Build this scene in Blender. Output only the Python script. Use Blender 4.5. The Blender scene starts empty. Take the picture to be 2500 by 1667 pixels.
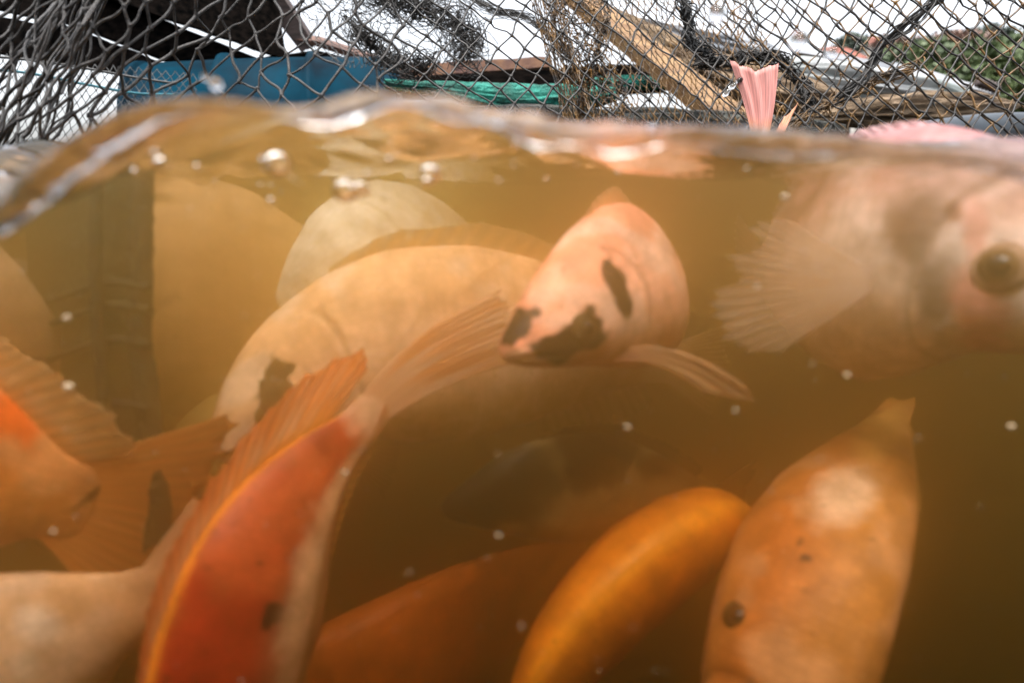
import bpy, math, random
import numpy as np
from mathutils import Vector, noise as mnoise

rad = math.radians
rng = np.random.default_rng(7)
random.seed(7)
scene = bpy.context.scene
col = scene.collection

# ---------------------------------------------------------------- camera
FPX, W0, H0 = 1490.0, 2500.0, 1667.0
CAM = np.array([0.0, 0.0, -0.015])
PITCH = math.atan((H0 / 2 - 480.0) / FPX)
RT = np.array([1.0, 0, 0])
UP = np.array([0, math.sin(PITCH), math.cos(PITCH)])
FW = np.array([0, math.cos(PITCH), -math.sin(PITCH)])
cam_d = bpy.data.cameras.new('camera')
cam = bpy.data.objects.new('camera', cam_d)
col.objects.link(cam)
cam.location = CAM
cam.rotation_euler = (math.pi / 2 - PITCH, 0, 0)
cam_d.sensor_width = 36.0
cam_d.lens = 36.0 * FPX / W0
cam_d.clip_start = 0.005
cam_d.clip_end = 2000
cam_d.dof.use_dof = True
cam_d.dof.focus_distance = 0.62
cam_d.dof.aperture_fstop = 6.0
scene.camera = cam

# ---------------------------------------------------------------- sky, sun, exposure
world = bpy.data.worlds.new('World')
scene.world = world
world.use_nodes = True
wn, wl = world.node_tree.nodes, world.node_tree.links
bg = wn['Background']
sky = wn.new('ShaderNodeTexSky')
sky.sky_type = 'NISHITA'
sky.sun_disc = False
SUN_EL, SUN_ROT = rad(73), rad(215)
sky.sun_elevation = SUN_EL
sky.sun_rotation = SUN_ROT
sky.air_density = 1.0
sky.dust_density = 6.0
sky.ozone_density = 1.0
hs = wn.new('ShaderNodeHueSaturation')
hs.inputs['Saturation'].default_value = 0.3      # an overcast, almost colourless sky
wl.new(sky.outputs[0], hs.inputs['Color'])
wl.new(hs.outputs[0], bg.inputs['Color'])
bg.inputs['Strength'].default_value = 0.15
sun_d = bpy.data.lights.new('sun', 'SUN')
sun_d.energy = 1.0
sun_d.angle = rad(18)
sun_d.color = (1.0, 0.96, 0.9)
sun = bpy.data.objects.new('sun', sun_d)
col.objects.link(sun)
sun.rotation_euler = (rad(14), rad(10), 0)
scene.view_settings.view_transform = 'Standard'
scene.view_settings.look = 'None'
scene.view_settings.gamma = 1.0
scene.view_settings.use_curve_mapping = False
scene.view_settings.exposure = 1.75
cy = scene.cycles
cy.max_bounces = 8
cy.diffuse_bounces = 3
cy.glossy_bounces = 3
cy.transmission_bounces = 4
cy.volume_bounces = 4
cy.transparent_max_bounces = 24
cy.caustics_reflective = False
cy.caustics_refractive = False
cy.sample_clamp_indirect = 4.0
cy.use_denoising = True

# ---------------------------------------------------------------- helpers
def P(px, py, D):
    """the point at camera depth D (metres) seen at pixel (px, py) of the 2500 px photograph"""
    return CAM + FW * D + RT * ((px - W0 / 2) / FPX * D) + UP * ((H0 / 2 - py) / FPX * D)

def Dv(dx, dy, dz):
    v = RT * dx + UP * dy + FW * dz
    return v / np.linalg.norm(v)

def proj(p):
    d = p - CAM
    z = d @ FW
    return W0 / 2 + FPX * (d @ RT) / z, H0 / 2 - FPX * (d @ UP) / z

def tag(o, label=None, cat=None, group=None, kind=None):
    if label: o['label'] = label
    if cat: o['category'] = cat
    if group: o['group'] = group
    if kind: o['kind'] = kind
    return o

def empty(name, loc, label, cat, group=None):
    o = bpy.data.objects.new(name, None)
    o.empty_display_size = 0.02
    col.objects.link(o)
    o.location = loc
    return tag(o, label, cat, group)

def mesh_obj(name, verts, faces, material, parent=None, smooth=True, colors=None, uvs=None):
    """verts in world space; made relative to the parent's origin"""
    verts = np.asarray(verts, dtype=np.float64)
    off = np.array(parent_origin(parent)) if parent is not None else np.zeros(3)
    me = bpy.data.meshes.new(name)
    me.from_pydata((verts - off).tolist(), [], [tuple(int(i) for i in f) for f in faces])
    if smooth:
        me.polygons.foreach_set('use_smooth', np.ones(len(me.polygons), dtype=bool))
    if colors is not None:
        a = me.color_attributes.new('col', 'FLOAT_COLOR', 'POINT')
        c = np.asarray(colors, dtype=np.float32)
        if c.shape[1] == 3:
            c = np.hstack([c, np.ones((len(c), 1), np.float32)])
        a.data.foreach_set('color', c.ravel())
    if uvs is not None:
        l = me.uv_layers.new(name='UVMap')
        idx = np.empty(len(me.loops), dtype=np.int32)
        me.loops.foreach_get('vertex_index', idx)
        l.data.foreach_set('uv', np.asarray(uvs, dtype=np.float32)[idx].ravel())
    if material: me.materials.append(material)
    me.update()
    o = bpy.data.objects.new(name, me)
    col.objects.link(o)
    if parent is not None:
        o.parent = parent
    return o

def parent_origin(p):
    v = np.zeros(3)
    while p is not None:
        v = v + np.array(p.location)
        p = p.parent
    return v

def nz(v, s, seed=0.0):
    """fractal-ish noise for an (n,3) array"""
    out = np.empty(len(v))
    o = Vector((seed * 7.13, seed * 3.7, seed * 1.9))
    for i, p in enumerate(v):
        out[i] = mnoise.noise(Vector(p) * s + o)
    return out

def spline(pts, n):
    """Catmull-Rom through pts, resampled to n points evenly by arc length"""
    p = np.array(pts, float)
    p = np.vstack([2 * p[0] - p[1], p, 2 * p[-1] - p[-2]])
    out = []
    for i in range(1, len(p) - 2):
        t = np.linspace(0, 1, 24, endpoint=False)[:, None]
        a, b, c, d = p[i - 1], p[i], p[i + 1], p[i + 2]
        out.append(0.5 * ((2 * b) + (c - a) * t + (2 * a - 5 * b + 4 * c - d) * t ** 2 + (3 * b - a - 3 * c + d) * t ** 3))
    out = np.vstack(out + [p[-2][None]])
    s = np.concatenate([[0], np.cumsum(np.linalg.norm(np.diff(out[:, :3], axis=0), axis=1))])
    q = np.linspace(0, s[-1], n)
    return np.stack([np.interp(q, s, out[:, k]) for k in range(out.shape[1])], 1)

def norm(v):
    return v / np.maximum(np.linalg.norm(v, axis=-1, keepdims=True), 1e-9)

def tubes(polys, r, sides=5):
    """polys (E,K,3); r scalar or (E,K) -> verts, faces of open tubes"""
    polys = np.asarray(polys, float)
    E, K, _ = polys.shape
    T = np.gradient(polys, axis=1)
    T = norm(T)
    ref = np.where(np.abs(T @ FW)[..., None] > 0.9, UP, FW)
    A = norm(np.cross(T, ref))
    B = np.cross(T, A)
    ang = np.linspace(0, 2 * math.pi, sides, endpoint=False)
    rr = np.broadcast_to(np.asarray(r, float), (E, K)) if np.ndim(r) != 1 else np.broadcast_to(np.asarray(r)[:, None], (E, K))
    V = polys[:, :, None, :] + rr[:, :, None, None] * (A[:, :, None, :] * np.cos(ang)[None, None, :, None] + B[:, :, None, :] * np.sin(ang)[None, None, :, None])
    V = V.reshape(-1, 3)
    base = (np.arange(E) * K * sides)[:, None, None] + (np.arange(K - 1) * sides)[None, :, None]
    j = np.arange(sides)[None, None, :]
    jn = (j + 1) % sides
    F = np.stack([base + j, base + jn, base + sides + jn, base + sides + j], -1).reshape(-1, 4)
    return V, F

def rope_polys(paths, K=24):
    return np.array([spline(p, K) for p in paths])

OCT_V = np.array([[1, 0, 0], [-1, 0, 0], [0, 1, 0], [0, -1, 0], [0, 0, 1], [0, 0, -1],
                  [.6, .6, .6], [-.6, .6, .6], [.6, -.6, .6], [-.6, -.6, .6], [.6, .6, -.6], [-.6, .6, -.6], [.6, -.6, -.6], [-.6, -.6, -.6]])
OCT_F = []
for sx, a in ((1, 0), (-1, 1)):
    for sy, b in ((1, 2), (-1, 3)):
        for sz, c in ((1, 4), (-1, 5)):
            m = 6 + (0 if sx > 0 else 1) + (0 if sy > 0 else 2) + (0 if sz > 0 else 4)
            for q in ((a, b, m), (b, c, m), (c, a, m)):
                OCT_F.append(q if sx * sy * sz > 0 else q[::-1])
OCT_F = np.array(OCT_F)

def blobs(centres, r):
    centres = np.asarray(centres)
    n = len(centres)
    rr = np.broadcast_to(np.asarray(r, float), (n,))
    V = (centres[:, None, :] + OCT_V[None] * rr[:, None, None] * rng.uniform(.8, 1.2, (n, 14, 1))).reshape(-1, 3)
    F = (OCT_F[None] + (np.arange(n) * 14)[:, None, None]).reshape(-1, 3)
    return V, F

# ---------------------------------------------------------------- materials
def new_mat(name):
    m = bpy.data.materials.new(name)
    m.use_nodes = True
    return m, m.node_tree.nodes, m.node_tree.links

def simple_mat(name, c1, c2, scale=20.0, rough=0.6, bump=0.3, bump_scale=None, detail=6.0, stretch=None, dist=0.002, spec=0.5, metal=0.0, contrast=(0.35, 0.65)):
    m, n, l = new_mat(name)
    b = n['Principled BSDF']
    b.inputs['Roughness'].default_value = rough
    b.inputs['Specular IOR Level'].default_value = spec
    b.inputs['Metallic'].default_value = metal
    tc = n.new('ShaderNodeTexCoord')
    mp = n.new('ShaderNodeMapping')
    if stretch: mp.inputs['Scale'].default_value = stretch
    l.new(tc.outputs['Object'], mp.inputs['Vector'])
    nt = n.new('ShaderNodeTexNoise')
    nt.inputs['Scale'].default_value = scale
    nt.inputs['Detail'].default_value = detail
    l.new(mp.outputs[0], nt.inputs['Vector'])
    cr = n.new('ShaderNodeValToRGB')
    cr.color_ramp.elements[0].position = contrast[0]
    cr.color_ramp.elements[1].position = contrast[1]
    cr.color_ramp.elements[0].color = (*c1, 1)
    cr.color_ramp.elements[1].color = (*c2, 1)
    l.new(nt.outputs['Fac'], cr.inputs['Fac'])
    l.new(cr.outputs[0], b.inputs['Base Color'])
    n2 = n.new('ShaderNodeTexNoise')
    n2.inputs['Scale'].default_value = bump_scale or scale * 4
    n2.inputs['Detail'].default_value = 4
    l.new(mp.outputs[0], n2.inputs['Vector'])
    bp = n.new('ShaderNodeBump')
    bp.inputs['Strength'].default_value = bump
    bp.inputs['Distance'].default_value = dist
    l.new(n2.outputs['Fac'], bp.inputs['Height'])
    l.new(bp.outputs[0], b.inputs['Normal'])
    return m

def skin_mat():
    m, n, l = new_mat('fish_skin')
    b = n['Principled BSDF']
    b.inputs['Roughness'].default_value = 0.42
    b.inputs['Specular IOR Level'].default_value = 0.25
    at = n.new('ShaderNodeAttribute'); at.attribute_name = 'col'
    tc = n.new('ShaderNodeTexCoord')
    nt = n.new('ShaderNodeTexNoise'); nt.inputs['Scale'].default_value = 90; nt.inputs['Detail'].default_value = 5
    l.new(tc.outputs['Object'], nt.inputs['Vector'])
    mr = n.new('ShaderNodeMapRange')
    mr.inputs['From Min'].default_value = 0.3; mr.inputs['From Max'].default_value = 0.7
    mr.inputs['To Min'].default_value = 0.72; mr.inputs['To Max'].default_value = 1.22
    l.new(nt.outputs['Fac'], mr.inputs['Value'])
    vo = n.new('ShaderNodeTexVoronoi'); vo.inputs['Scale'].default_value = 1.0; vo.inputs['Randomness'].default_value = 0.55
    l.new(tc.outputs['UV'], vo.inputs['Vector'])
    m2 = n.new('ShaderNodeMapRange')
    m2.inputs['From Min'].default_value = 0.15; m2.inputs['From Max'].default_value = 0.75
    m2.inputs['To Min'].default_value = 1.05; m2.inputs['To Max'].default_value = 0.86
    l.new(vo.outputs['Distance'], m2.inputs['Value'])
    mu = n.new('ShaderNodeMath'); mu.operation = 'MULTIPLY'
    l.new(mr.outputs[0], mu.inputs[0]); l.new(m2.outputs[0], mu.inputs[1])
    mx = n.new('ShaderNodeVectorMath'); mx.operation = 'SCALE'
    l.new(at.outputs['Color'], mx.inputs[0]); l.new(mu.outputs[0], mx.inputs['Scale'])
    n3 = n.new('ShaderNodeTexNoise'); n3.inputs['Scale'].default_value = 260; n3.inputs['Detail'].default_value = 2
    l.new(tc.outputs['Object'], n3.inputs['Vector'])
    m3 = n.new('ShaderNodeMapRange')
    m3.inputs['From Min'].default_value = 0.68; m3.inputs['From Max'].default_value = 0.76
    m3.inputs['To Min'].default_value = 1.0; m3.inputs['To Max'].default_value = 0.45
    l.new(n3.outputs['Fac'], m3.inputs['Value'])
    mm = n.new('ShaderNodeVectorMath'); mm.operation = 'SCALE'
    l.new(mx.outputs[0], mm.inputs[0]); l.new(m3.outputs[0], mm.inputs['Scale'])
    l.new(mm.outputs[0], b.inputs['Base Color'])
    bp = n.new('ShaderNodeBump'); bp.inputs['Strength'].default_value = 0.35; bp.inputs['Distance'].default_value = 0.0005
    bp.invert = True
    l.new(vo.outputs['Distance'], bp.inputs['Height'])
    l.new(bp.outputs[0], b.inputs['Normal'])
    return m

def fin_mat():
    m, n, l = new_mat('fish_fin')
    out = n['Material Output']
    n.remove(n['Principled BSDF'])
    at = n.new('ShaderNodeAttribute'); at.attribute_name = 'col'
    tc = n.new('ShaderNodeTexCoord')
    mp = n.new('ShaderNodeMapping'); mp.inputs['Scale'].default_value = (1.0, 0.12, 1)
    l.new(tc.outputs['UV'], mp.inputs['Vector'])
    nt = n.new('ShaderNodeTexNoise'); nt.inputs['Scale'].default_value = 3.0; nt.inputs['Detail'].default_value = 4
    l.new(mp.outputs[0], nt.inputs['Vector'])
    mr = n.new('ShaderNodeMapRange')
    mr.inputs['From Min'].default_value = 0.3; mr.inputs['From Max'].default_value = 0.7
    mr.inputs['To Min'].default_value = 0.78; mr.inputs['To Max'].default_value = 1.12
    l.new(nt.outputs['Fac'], mr.inputs['Value'])
    mx = n.new('ShaderNodeVectorMath'); mx.operation = 'SCALE'
    l.new(at.outputs['Color'], mx.inputs[0]); l.new(mr.outputs[0], mx.inputs['Scale'])
    d = n.new('ShaderNodeBsdfDiffuse'); t = n.new('ShaderNodeBsdfTranslucent'); tr = n.new('ShaderNodeBsdfTransparent')
    l.new(mx.outputs[0], d.inputs[0]); l.new(mx.outputs[0], t.inputs[0])
    m1 = n.new('ShaderNodeMixShader'); m1.inputs[0].default_value = 0.28
    l.new(d.outputs[0], m1.inputs[1]); l.new(t.outputs[0], m1.inputs[2])
    m2 = n.new('ShaderNodeMixShader')
    l.new(at.outputs['Alpha'], m2.inputs[0])
    l.new(tr.outputs[0], m2.inputs[1]); l.new(m1.outputs[0], m2.inputs[2])
    l.new(m2.outputs[0], out.inputs['Surface'])
    return m

def plain_mat(name, c, rough=0.4, spec=0.5):
    m, n, l = new_mat(name)
    b = n['Principled BSDF']
    b.inputs['Base Color'].default_value = (*c, 1)
    b.inputs['Roughness'].default_value = rough
    b.inputs['Specular IOR Level'].default_value = spec
    return m

def glass_mat(name, ior, rough=0.0):
    m, n, l = new_mat(name)
    n.remove(n['Principled BSDF'])
    g = n.new('ShaderNodeBsdfGlass')
    g.inputs['IOR'].default_value = ior
    g.inputs['Roughness'].default_value = rough
    l.new(g.outputs[0], n['Material Output'].inputs['Surface'])
    return m

def surface_mat():
    """the air/water interface: mirror and clear sheet mixed by Fresnel (total reflection from below)"""
    m, n, l = new_mat('water_interface')
    n.remove(n['Principled BSDF'])
    fr = n.new('ShaderNodeFresnel'); fr.inputs['IOR'].default_value = 1.33
    tr = n.new('ShaderNodeBsdfTransparent')
    gl = n.new('ShaderNodeBsdfGlossy'); gl.inputs['Roughness'].default_value = 0.03
    tc = n.new('ShaderNodeTexCoord')
    nt = n.new('ShaderNodeTexNoise'); nt.inputs['Scale'].default_value = 32; nt.inputs['Detail'].default_value = 2.5
    mp = n.new('ShaderNodeMapping'); mp.inputs['Scale'].default_value = (0.6, 1.7, 1)
    l.new(tc.outputs['Object'], mp.inputs['Vector']); l.new(mp.outputs[0], nt.inputs['Vector'])
    bp = n.new('ShaderNodeBump'); bp.inputs['Strength'].default_value = 0.9; bp.inputs['Distance'].default_value = 0.004
    l.new(nt.outputs['Fac'], bp.inputs['Height'])
    l.new(bp.outputs[0], gl.inputs['Normal']); l.new(bp.outputs[0], fr.inputs['Normal'])
    mx = n.new('ShaderNodeMixShader')
    l.new(fr.outputs[0], mx.inputs[0]); l.new(tr.outputs[0], mx.inputs[1]); l.new(gl.outputs[0], mx.inputs[2])
    l.new(mx.outputs[0], n['Material Output'].inputs['Surface'])
    return m

SCAT, SCAT_C = 5.3, (1.0, 0.81, 0.34)
ABS_D = 9.6
def murk_mat():
    m, n, l = new_mat('pond_water')
    n.remove(n['Principled BSDF'])
    s = n.new('ShaderNodeVolumeScatter')
    s.inputs['Color'].default_value = (*SCAT_C, 1)
    s.inputs['Density'].default_value = SCAT
    s.inputs['Anisotropy'].default_value = 0.8
    a = n.new('ShaderNodeVolumeAbsorption')
    a.inputs['Color'].default_value = (0.655, 0.515, 0.20, 1)
    a.inputs['Density'].default_value = ABS_D
    ad = n.new('ShaderNodeAddShader')
    l.new(s.outputs[0], ad.inputs[0]); l.new(a.outputs[0], ad.inputs[1])
    l.new(ad.outputs[0], n['Material Output'].inputs['Volume'])
    return m

M_SKIN, M_FIN = skin_mat(), fin_mat()
M_IRIS = simple_mat('fish_iris', (0.05, 0.028, 0.012), (0.17, 0.10, 0.045), 160, 0.6, 0.1, spec=.15)
M_IRISDARK = simple_mat('fish_iris_dark', (0.02, 0.014, 0.008), (0.07, 0.05, 0.02), 160, 0.6, 0.1, spec=.1)
M_RING = simple_mat('eye_ring', (0.16, 0.09, 0.06), (0.5, 0.33, 0.26), 120, 0.6, 0.2, spec=.2)
M_PUPIL = plain_mat('fish_pupil', (0.004, 0.004, 0.004), 0.15)
M_TWINE = simple_mat('wet_twine', (0.002, 0.0018, 0.0015), (0.014, 0.010, 0.007), 180, 0.5, 0.6, 900, dist=0.0008)
M_TWINE_Y = simple_mat('gold_lit_twine', (0.006, 0.004, 0.002), (0.15, 0.07, 0.006), 45, 0.4, 0.5, 900, dist=0.0006)  # brown twine, its gold glow in the light put into the mottling
M_TWINE_B = simple_mat('black_twine', (0.003, 0.0035, 0.004), (0.010, 0.011, 0.012), 120, 0.5, 0.4, 900, dist=0.0005)
M_TWINE_G = simple_mat('grey_twine', (0.005, 0.0045, 0.004), (0.036, 0.031, 0.028), 200, 0.45, 0.8, 1200, dist=0.001)
M_ROPE_T = simple_mat('teal_rope', (0.0, 0.06, 0.09), (0.01, 0.16, 0.2), 150, 0.6, 0.8, 900)
M_TIMBER = simple_mat('black_timber', (0.002, 0.002, 0.002), (0.009, 0.007, 0.006), 14, 0.8, 0.5, 60, stretch=(1, 6, 6), dist=0.004, spec=0.0)
M_PLANK = simple_mat('grey_brown_plank', (0.03, 0.02, 0.018), (0.09, 0.062, 0.055), 10, 0.7, 0.5, 50, stretch=(1, 8, 8), dist=0.004)
M_RUST = simple_mat('rusty_plank', (0.045, 0.010, 0.006), (0.13, 0.055, 0.018), 22, 0.7, 0.6, 120, dist=0.003)
M_BLUE = simple_mat('blue_plastic', (0.003, 0.010, 0.017), (0.0, 0.026, 0.046), 9, 0.6, 0.15, 30, dist=0.003, spec=0.03)
M_TEAL = simple_mat('teal_netting', (0.0, 0.05, 0.035), (0.006, 0.20, 0.15), 18, 0.7, 1.0, 160, dist=0.01)
M_TAN = simple_mat('tan_wood', (0.13, 0.06, 0.018), (0.26, 0.15, 0.06), 9, 0.65, 0.5, 70, stretch=(1, 10, 10), dist=0.003)
M_SACK = simple_mat('beige_cloth', (0.07, 0.042, 0.022), (0.27, 0.19, 0.115), 7, 0.85, 0.8, 70, stretch=(0.6, 6, 6), dist=0.01)
M_TARP = simple_mat('grey_tarpaulin', (0.09, 0.12, 0.11), (0.27, 0.28, 0.285), 5, 0.6, 0.6, 30, dist=0.01)
M_WHITE = simple_mat('white_painted_board', (0.26, 0.28, 0.31), (0.4, 0.41, 0.43), 8, 0.5, 0.2, 50)
M_REDB = simple_mat('red_brown_board', (0.05, 0.02, 0.013), (0.13, 0.065, 0.045), 10, 0.7, 0.4, 60, stretch=(1, 6, 6))
M_WETNET = simple_mat('wet_net_pile', (0.006, 0.008, 0.007), (0.06, 0.062, 0.05), 26, 0.6, 1.0, 180, stretch=(2, 1, 1), dist=0.01)
M_PIPE = simple_mat('black_pipe', (0.006, 0.009, 0.012), (0.03, 0.04, 0.05), 8, 0.3, 0.2, 60)
M_ALGAE = simple_mat('algae_net', (0.012, 0.016, 0.004), (0.035, 0.04, 0.012), 40, 0.9, 1.0, 160, dist=0.004)
M_ALGAE_ROPE = simple_mat('algae_rope', (0.006, 0.008, 0.002), (0.02, 0.022, 0.007), 60, 0.9, 1.0, 260, dist=0.003)
M_BED = simple_mat('lake_bed', (0.02, 0.014, 0.006), (0.05, 0.035, 0.015), 3, 0.9, 0.5, 8)
M_HILL = simple_mat('hillside', (0.016, 0.025, 0.008), (0.045, 0.052, 0.022), 0.6, 0.9, 0.5, 4, dist=0.2)
M_BARK = simple_mat('bark', (0.04, 0.03, 0.02), (0.12, 0.09, 0.06), 8, 0.9, 0.6, 30, dist=0.02)
M_LEAF1 = simple_mat('leaf_green', (0.028, 0.048, 0.014), (0.085, 0.12, 0.04), 0.8, 0.6, 0)  # leaf colours lightened to carry the haze of the far shore
M_LEAF2 = simple_mat('leaf_dark', (0.024, 0.036, 0.026), (0.06, 0.085, 0.055), 0.8, 0.6, 0)
M_LEAF3 = simple_mat('leaf_autumn', (0.09, 0.075, 0.06), (0.22, 0.12, 0.09), 0.8, 0.6, 0)  # distant haze lightened into this leaf colour too
M_ROOF = simple_mat('red_roof', (0.14, 0.035, 0.02), (0.24, 0.07, 0.04), 3, 0.7, 0.3)
M_WALLW = simple_mat('house_wall', (0.5, 0.46, 0.42), (0.7, 0.68, 0.64), 2, 0.8, 0.2)
M_BUBBLE = glass_mat('air_bubble', 0.75)
M_DROP = glass_mat('water_drop', 1.33)
def edge_mat():
    m = glass_mat('water_bead', 1.33, .2)
    n, l = m.node_tree.nodes, m.node_tree.links
    g = [q for q in n if q.type == 'BSDF_GLASS'][0]
    tc = n.new('ShaderNodeTexCoord'); mp = n.new('ShaderNodeMapping'); mp.inputs['Scale'].default_value = (1, 3, 2.2)
    l.new(tc.outputs['Object'], mp.inputs['Vector'])
    nt = n.new('ShaderNodeTexNoise'); nt.inputs['Scale'].default_value = 90; nt.inputs['Detail'].default_value = 3
    l.new(mp.outputs[0], nt.inputs['Vector'])
    bp = n.new('ShaderNodeBump'); bp.inputs['Strength'].default_value = .8; bp.inputs['Distance'].default_value = .003
    l.new(nt.outputs['Fac'], bp.inputs['Height']); l.new(bp.outputs[0], g.inputs['Normal'])
    return m
M_EDGE = edge_mat()
M_SPECK = plain_mat('pale_speck', (0.75, 0.66, 0.55), 0.6)

# ---------------------------------------------------------------- the water: surface height
PORT = 0.12                      # the lens port stands here; the water begins in front of it
WL = [(-900, 700), (-300, 640), (-100, 580), (0, 520), (100, 438), (200, 362), (300, 300), (400, 252), (480, 238), (560, 236), (640, 248), (700, 262),
      (780, 268), (840, 254), (900, 236), (960, 224), (1050, 236), (1200, 272), (1300, 300), (1400, 316), (1600, 326), (1800, 331),
      (2000, 338), (2200, 350), (2350, 370), (2500, 398), (2800, 440), (3400, 480)]
_wx, _wz = [], []
for px, py in WL:
    d0 = FW + RT * ((px - W0 / 2) / FPX) + UP * ((H0 / 2 - py) / FPX)
    k = PORT / d0[1]
    q = CAM + d0 * k
    _wx.append(q[0]); _wz.append(q[2])
_wx, _wz = np.array(_wx), np.array(_wz)

def ripple(x, y):
    s = 0.0
    s = s + 0.0016 * np.sin(38 * y + 9 * x + 1.6 * np.sin(16 * x + 5 * y))
    s = s + 0.0011 * np.sin(83 * y - 27 * x + 1.9 * np.sin(31 * x - 12 * y) + 1.0)
    s = s + 0.0011 * np.sin(150 * y + 64 * x + 2.2 * np.sin(47 * x + 40 * y))
    s = s + 0.0010 * np.sin(57 * x + 22 * y + 2.0)
    return s

def surf_z(x, y):
    w = np.interp(x, _wx, _wz)
    near = np.exp(-np.maximum(y - PORT, 0) / 0.085)
    near = np.where(y < PORT, np.exp(-(PORT - y) / 0.1), near)
    near = near * np.exp(-np.maximum(np.abs(x) - 0.3, 0) / 0.2)
    fade = 1.0 / (1.0 + (np.hypot(x, y) / 3.0) ** 2)
    rp = ripple(x, y) * (1 - near * 0.65)
    left = 0.010 * np.exp(-((x + 0.10) / 0.16) ** 2) * np.exp(-((y - 0.2) / 0.16) ** 2)
    amp = 1 + 1.9 * np.exp(-((y - 0.3) / 0.2) ** 2)
    return near * w + (1 - near) * left + rp * fade * amp

def geo_axis(lo, hi, step, far_lo, far_hi, ratio=1.35):
    a = list(np.arange(lo, hi + 1e-9, step))
    s, x = step, a[-1]
    while x < far_hi:
        s *= ratio; x += s; a.append(x)
    s, x = step, a[0]
    while x > far_lo:
        s *= ratio; x -= s; a.insert(0, x)
    return np.array(a)

SLOT_X, SLOT_Y0 = 0.20, -0.03
xs = geo_axis(-0.70, 0.70, 0.005, -90, 90)
ys = geo_axis(PORT, 1.0, 0.004, -60, 90, 1.3)
# force slot edges onto grid lines
xs[np.argmin(np.abs(xs + SLOT_X))] = -SLOT_X
xs[np.argmin(np.abs(xs - SLOT_X))] = SLOT_X
j0 = np.argmin(np.abs(ys - PORT)); ys[j0] = PORT
j_back = np.argmin(np.abs(ys - SLOT_Y0)); ys[j_back] = SLOT_Y0
iL, iR = np.argmin(np.abs(xs + SLOT_X)), np.argmin(np.abs(xs - SLOT_X))
X, Y = np.meshgrid(xs, ys)
Z = surf_z(X, Y)
nX, nY = len(xs), len(ys)
topv = np.stack([X, Y, Z], -1).reshape(-1, 3)
jj, ii = np.meshgrid(np.arange(nY - 1), np.arange(nX - 1), indexing='ij')
keep = ~((jj >= j_back) & (jj < j0) & (ii >= iL) & (ii < iR))
jj, ii = jj[keep], ii[keep]
topf = np.stack([jj * nX + ii, jj * nX + ii + 1, (jj + 1) * nX + ii + 1, (jj + 1) * nX + ii], -1)
o = mesh_obj('water_surface', topv, topf, surface_mat())
tag(o, kind='structure')

def water_body():
    """closed body of murky water under the surface, with the pocket the camera housing pushes into it"""
    V = topv.copy(); V[:, 2] -= 0.0008
    F = [tuple(f) for f in topf]
    V = V.tolist()
    def idx(j, i): return j * nX + i
    def skirt(loop, zb):
        n0 = len(V)
        for k in loop: V.append([V[k][0], V[k][1], zb])
        m = len(loop)
        for a in range(m):
            b = (a + 1) % m
            F.append((loop[a], n0 + a, n0 + b, loop[b]))
        return [n0 + a for a in range(m)]
    outer = [idx(0, i) for i in range(nX)] + [idx(j, nX - 1) for j in range(1, nY)] + [idx(nY - 1, i) for i in range(nX - 2, -1, -1)] + [idx(j, 0) for j in range(nY - 2, 0, -1)]
    bo = skirt(outer, -4.0)
    F.append(tuple(bo[::-1]))
    inner = [idx(j_back, i) for i in range(iL, iR + 1)] + [idx(j, iR) for j in range(j_back + 1, j0 + 1)] + [idx(j0, i) for i in range(iR - 1, iL - 1, -1)] + [idx(j, iL) for j in range(j0 - 1, j_back, -1)]
    inner = inner[::-1]
    bi = skirt(inner, -0.15)
    F.append(tuple(bi[::-1]))
    o = mesh_obj('water', V, F, murk_mat(), smooth=False)
    tag(o, kind='structure')
water_body()

def meniscus():
    """the bead of water that climbs the lens port along the waterline"""
    n, m = 420, 16
    x = np.linspace(-.19, .19, n)
    z = np.interp(x, _wx, _wz)
    kk = np.ones(9) / 9
    z = np.convolve(np.pad(z, 4, mode='edge'), kk, 'valid')
    hgt = .0017 + .0006 * np.sin(60 * x + 1) + .0004 * np.sin(147 * x) + .0016 * np.exp(-((x + .085) / .035) ** 2) + .0007 * np.sin(231 * x + 4 * np.sin(50 * x))
    hgt = np.maximum(hgt, .0009)
    dep = .0016 + .0005 * np.sin(88 * x + 2)
    V = []
    for i in range(n):
        for k in range(m):
            a = 2 * math.pi * k / m
            V.append((x[i], PORT - .0006 - .5 * dep[i] + dep[i] * math.cos(a), z[i] - .0014 + hgt[i] * math.sin(a)))
    F = [(i * m + k, i * m + (k + 1) % m, (i + 1) * m + (k + 1) % m, (i + 1) * m + k) for i in range(n - 1) for k in range(m)]
    F += [tuple(range(m)), tuple((n - 1) * m + k for k in range(m - 1, -1, -1))]
    tag(mesh_obj('water_edge', V, F, M_EDGE), kind='structure')
meniscus()

# ---------------------------------------------------------------- lake bed and shore
def sheet(name, xs, ys, zf, mat, kind='structure'):
    X, Y = np.meshgrid(xs, ys)
    Z = zf(X, Y)
    n = len(xs)
    jj, ii = np.meshgrid(np.arange(len(ys) - 1), np.arange(n - 1), indexing='ij')
    jj, ii = jj.ravel(), ii.ravel()
    F = np.stack([jj * n + ii, jj * n + ii + 1, (jj + 1) * n + ii + 1, (jj + 1) * n + ii], -1)
    return tag(mesh_obj(name, np.stack([X, Y, Z], -1).reshape(-1, 3), F, mat), kind=kind)

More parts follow.
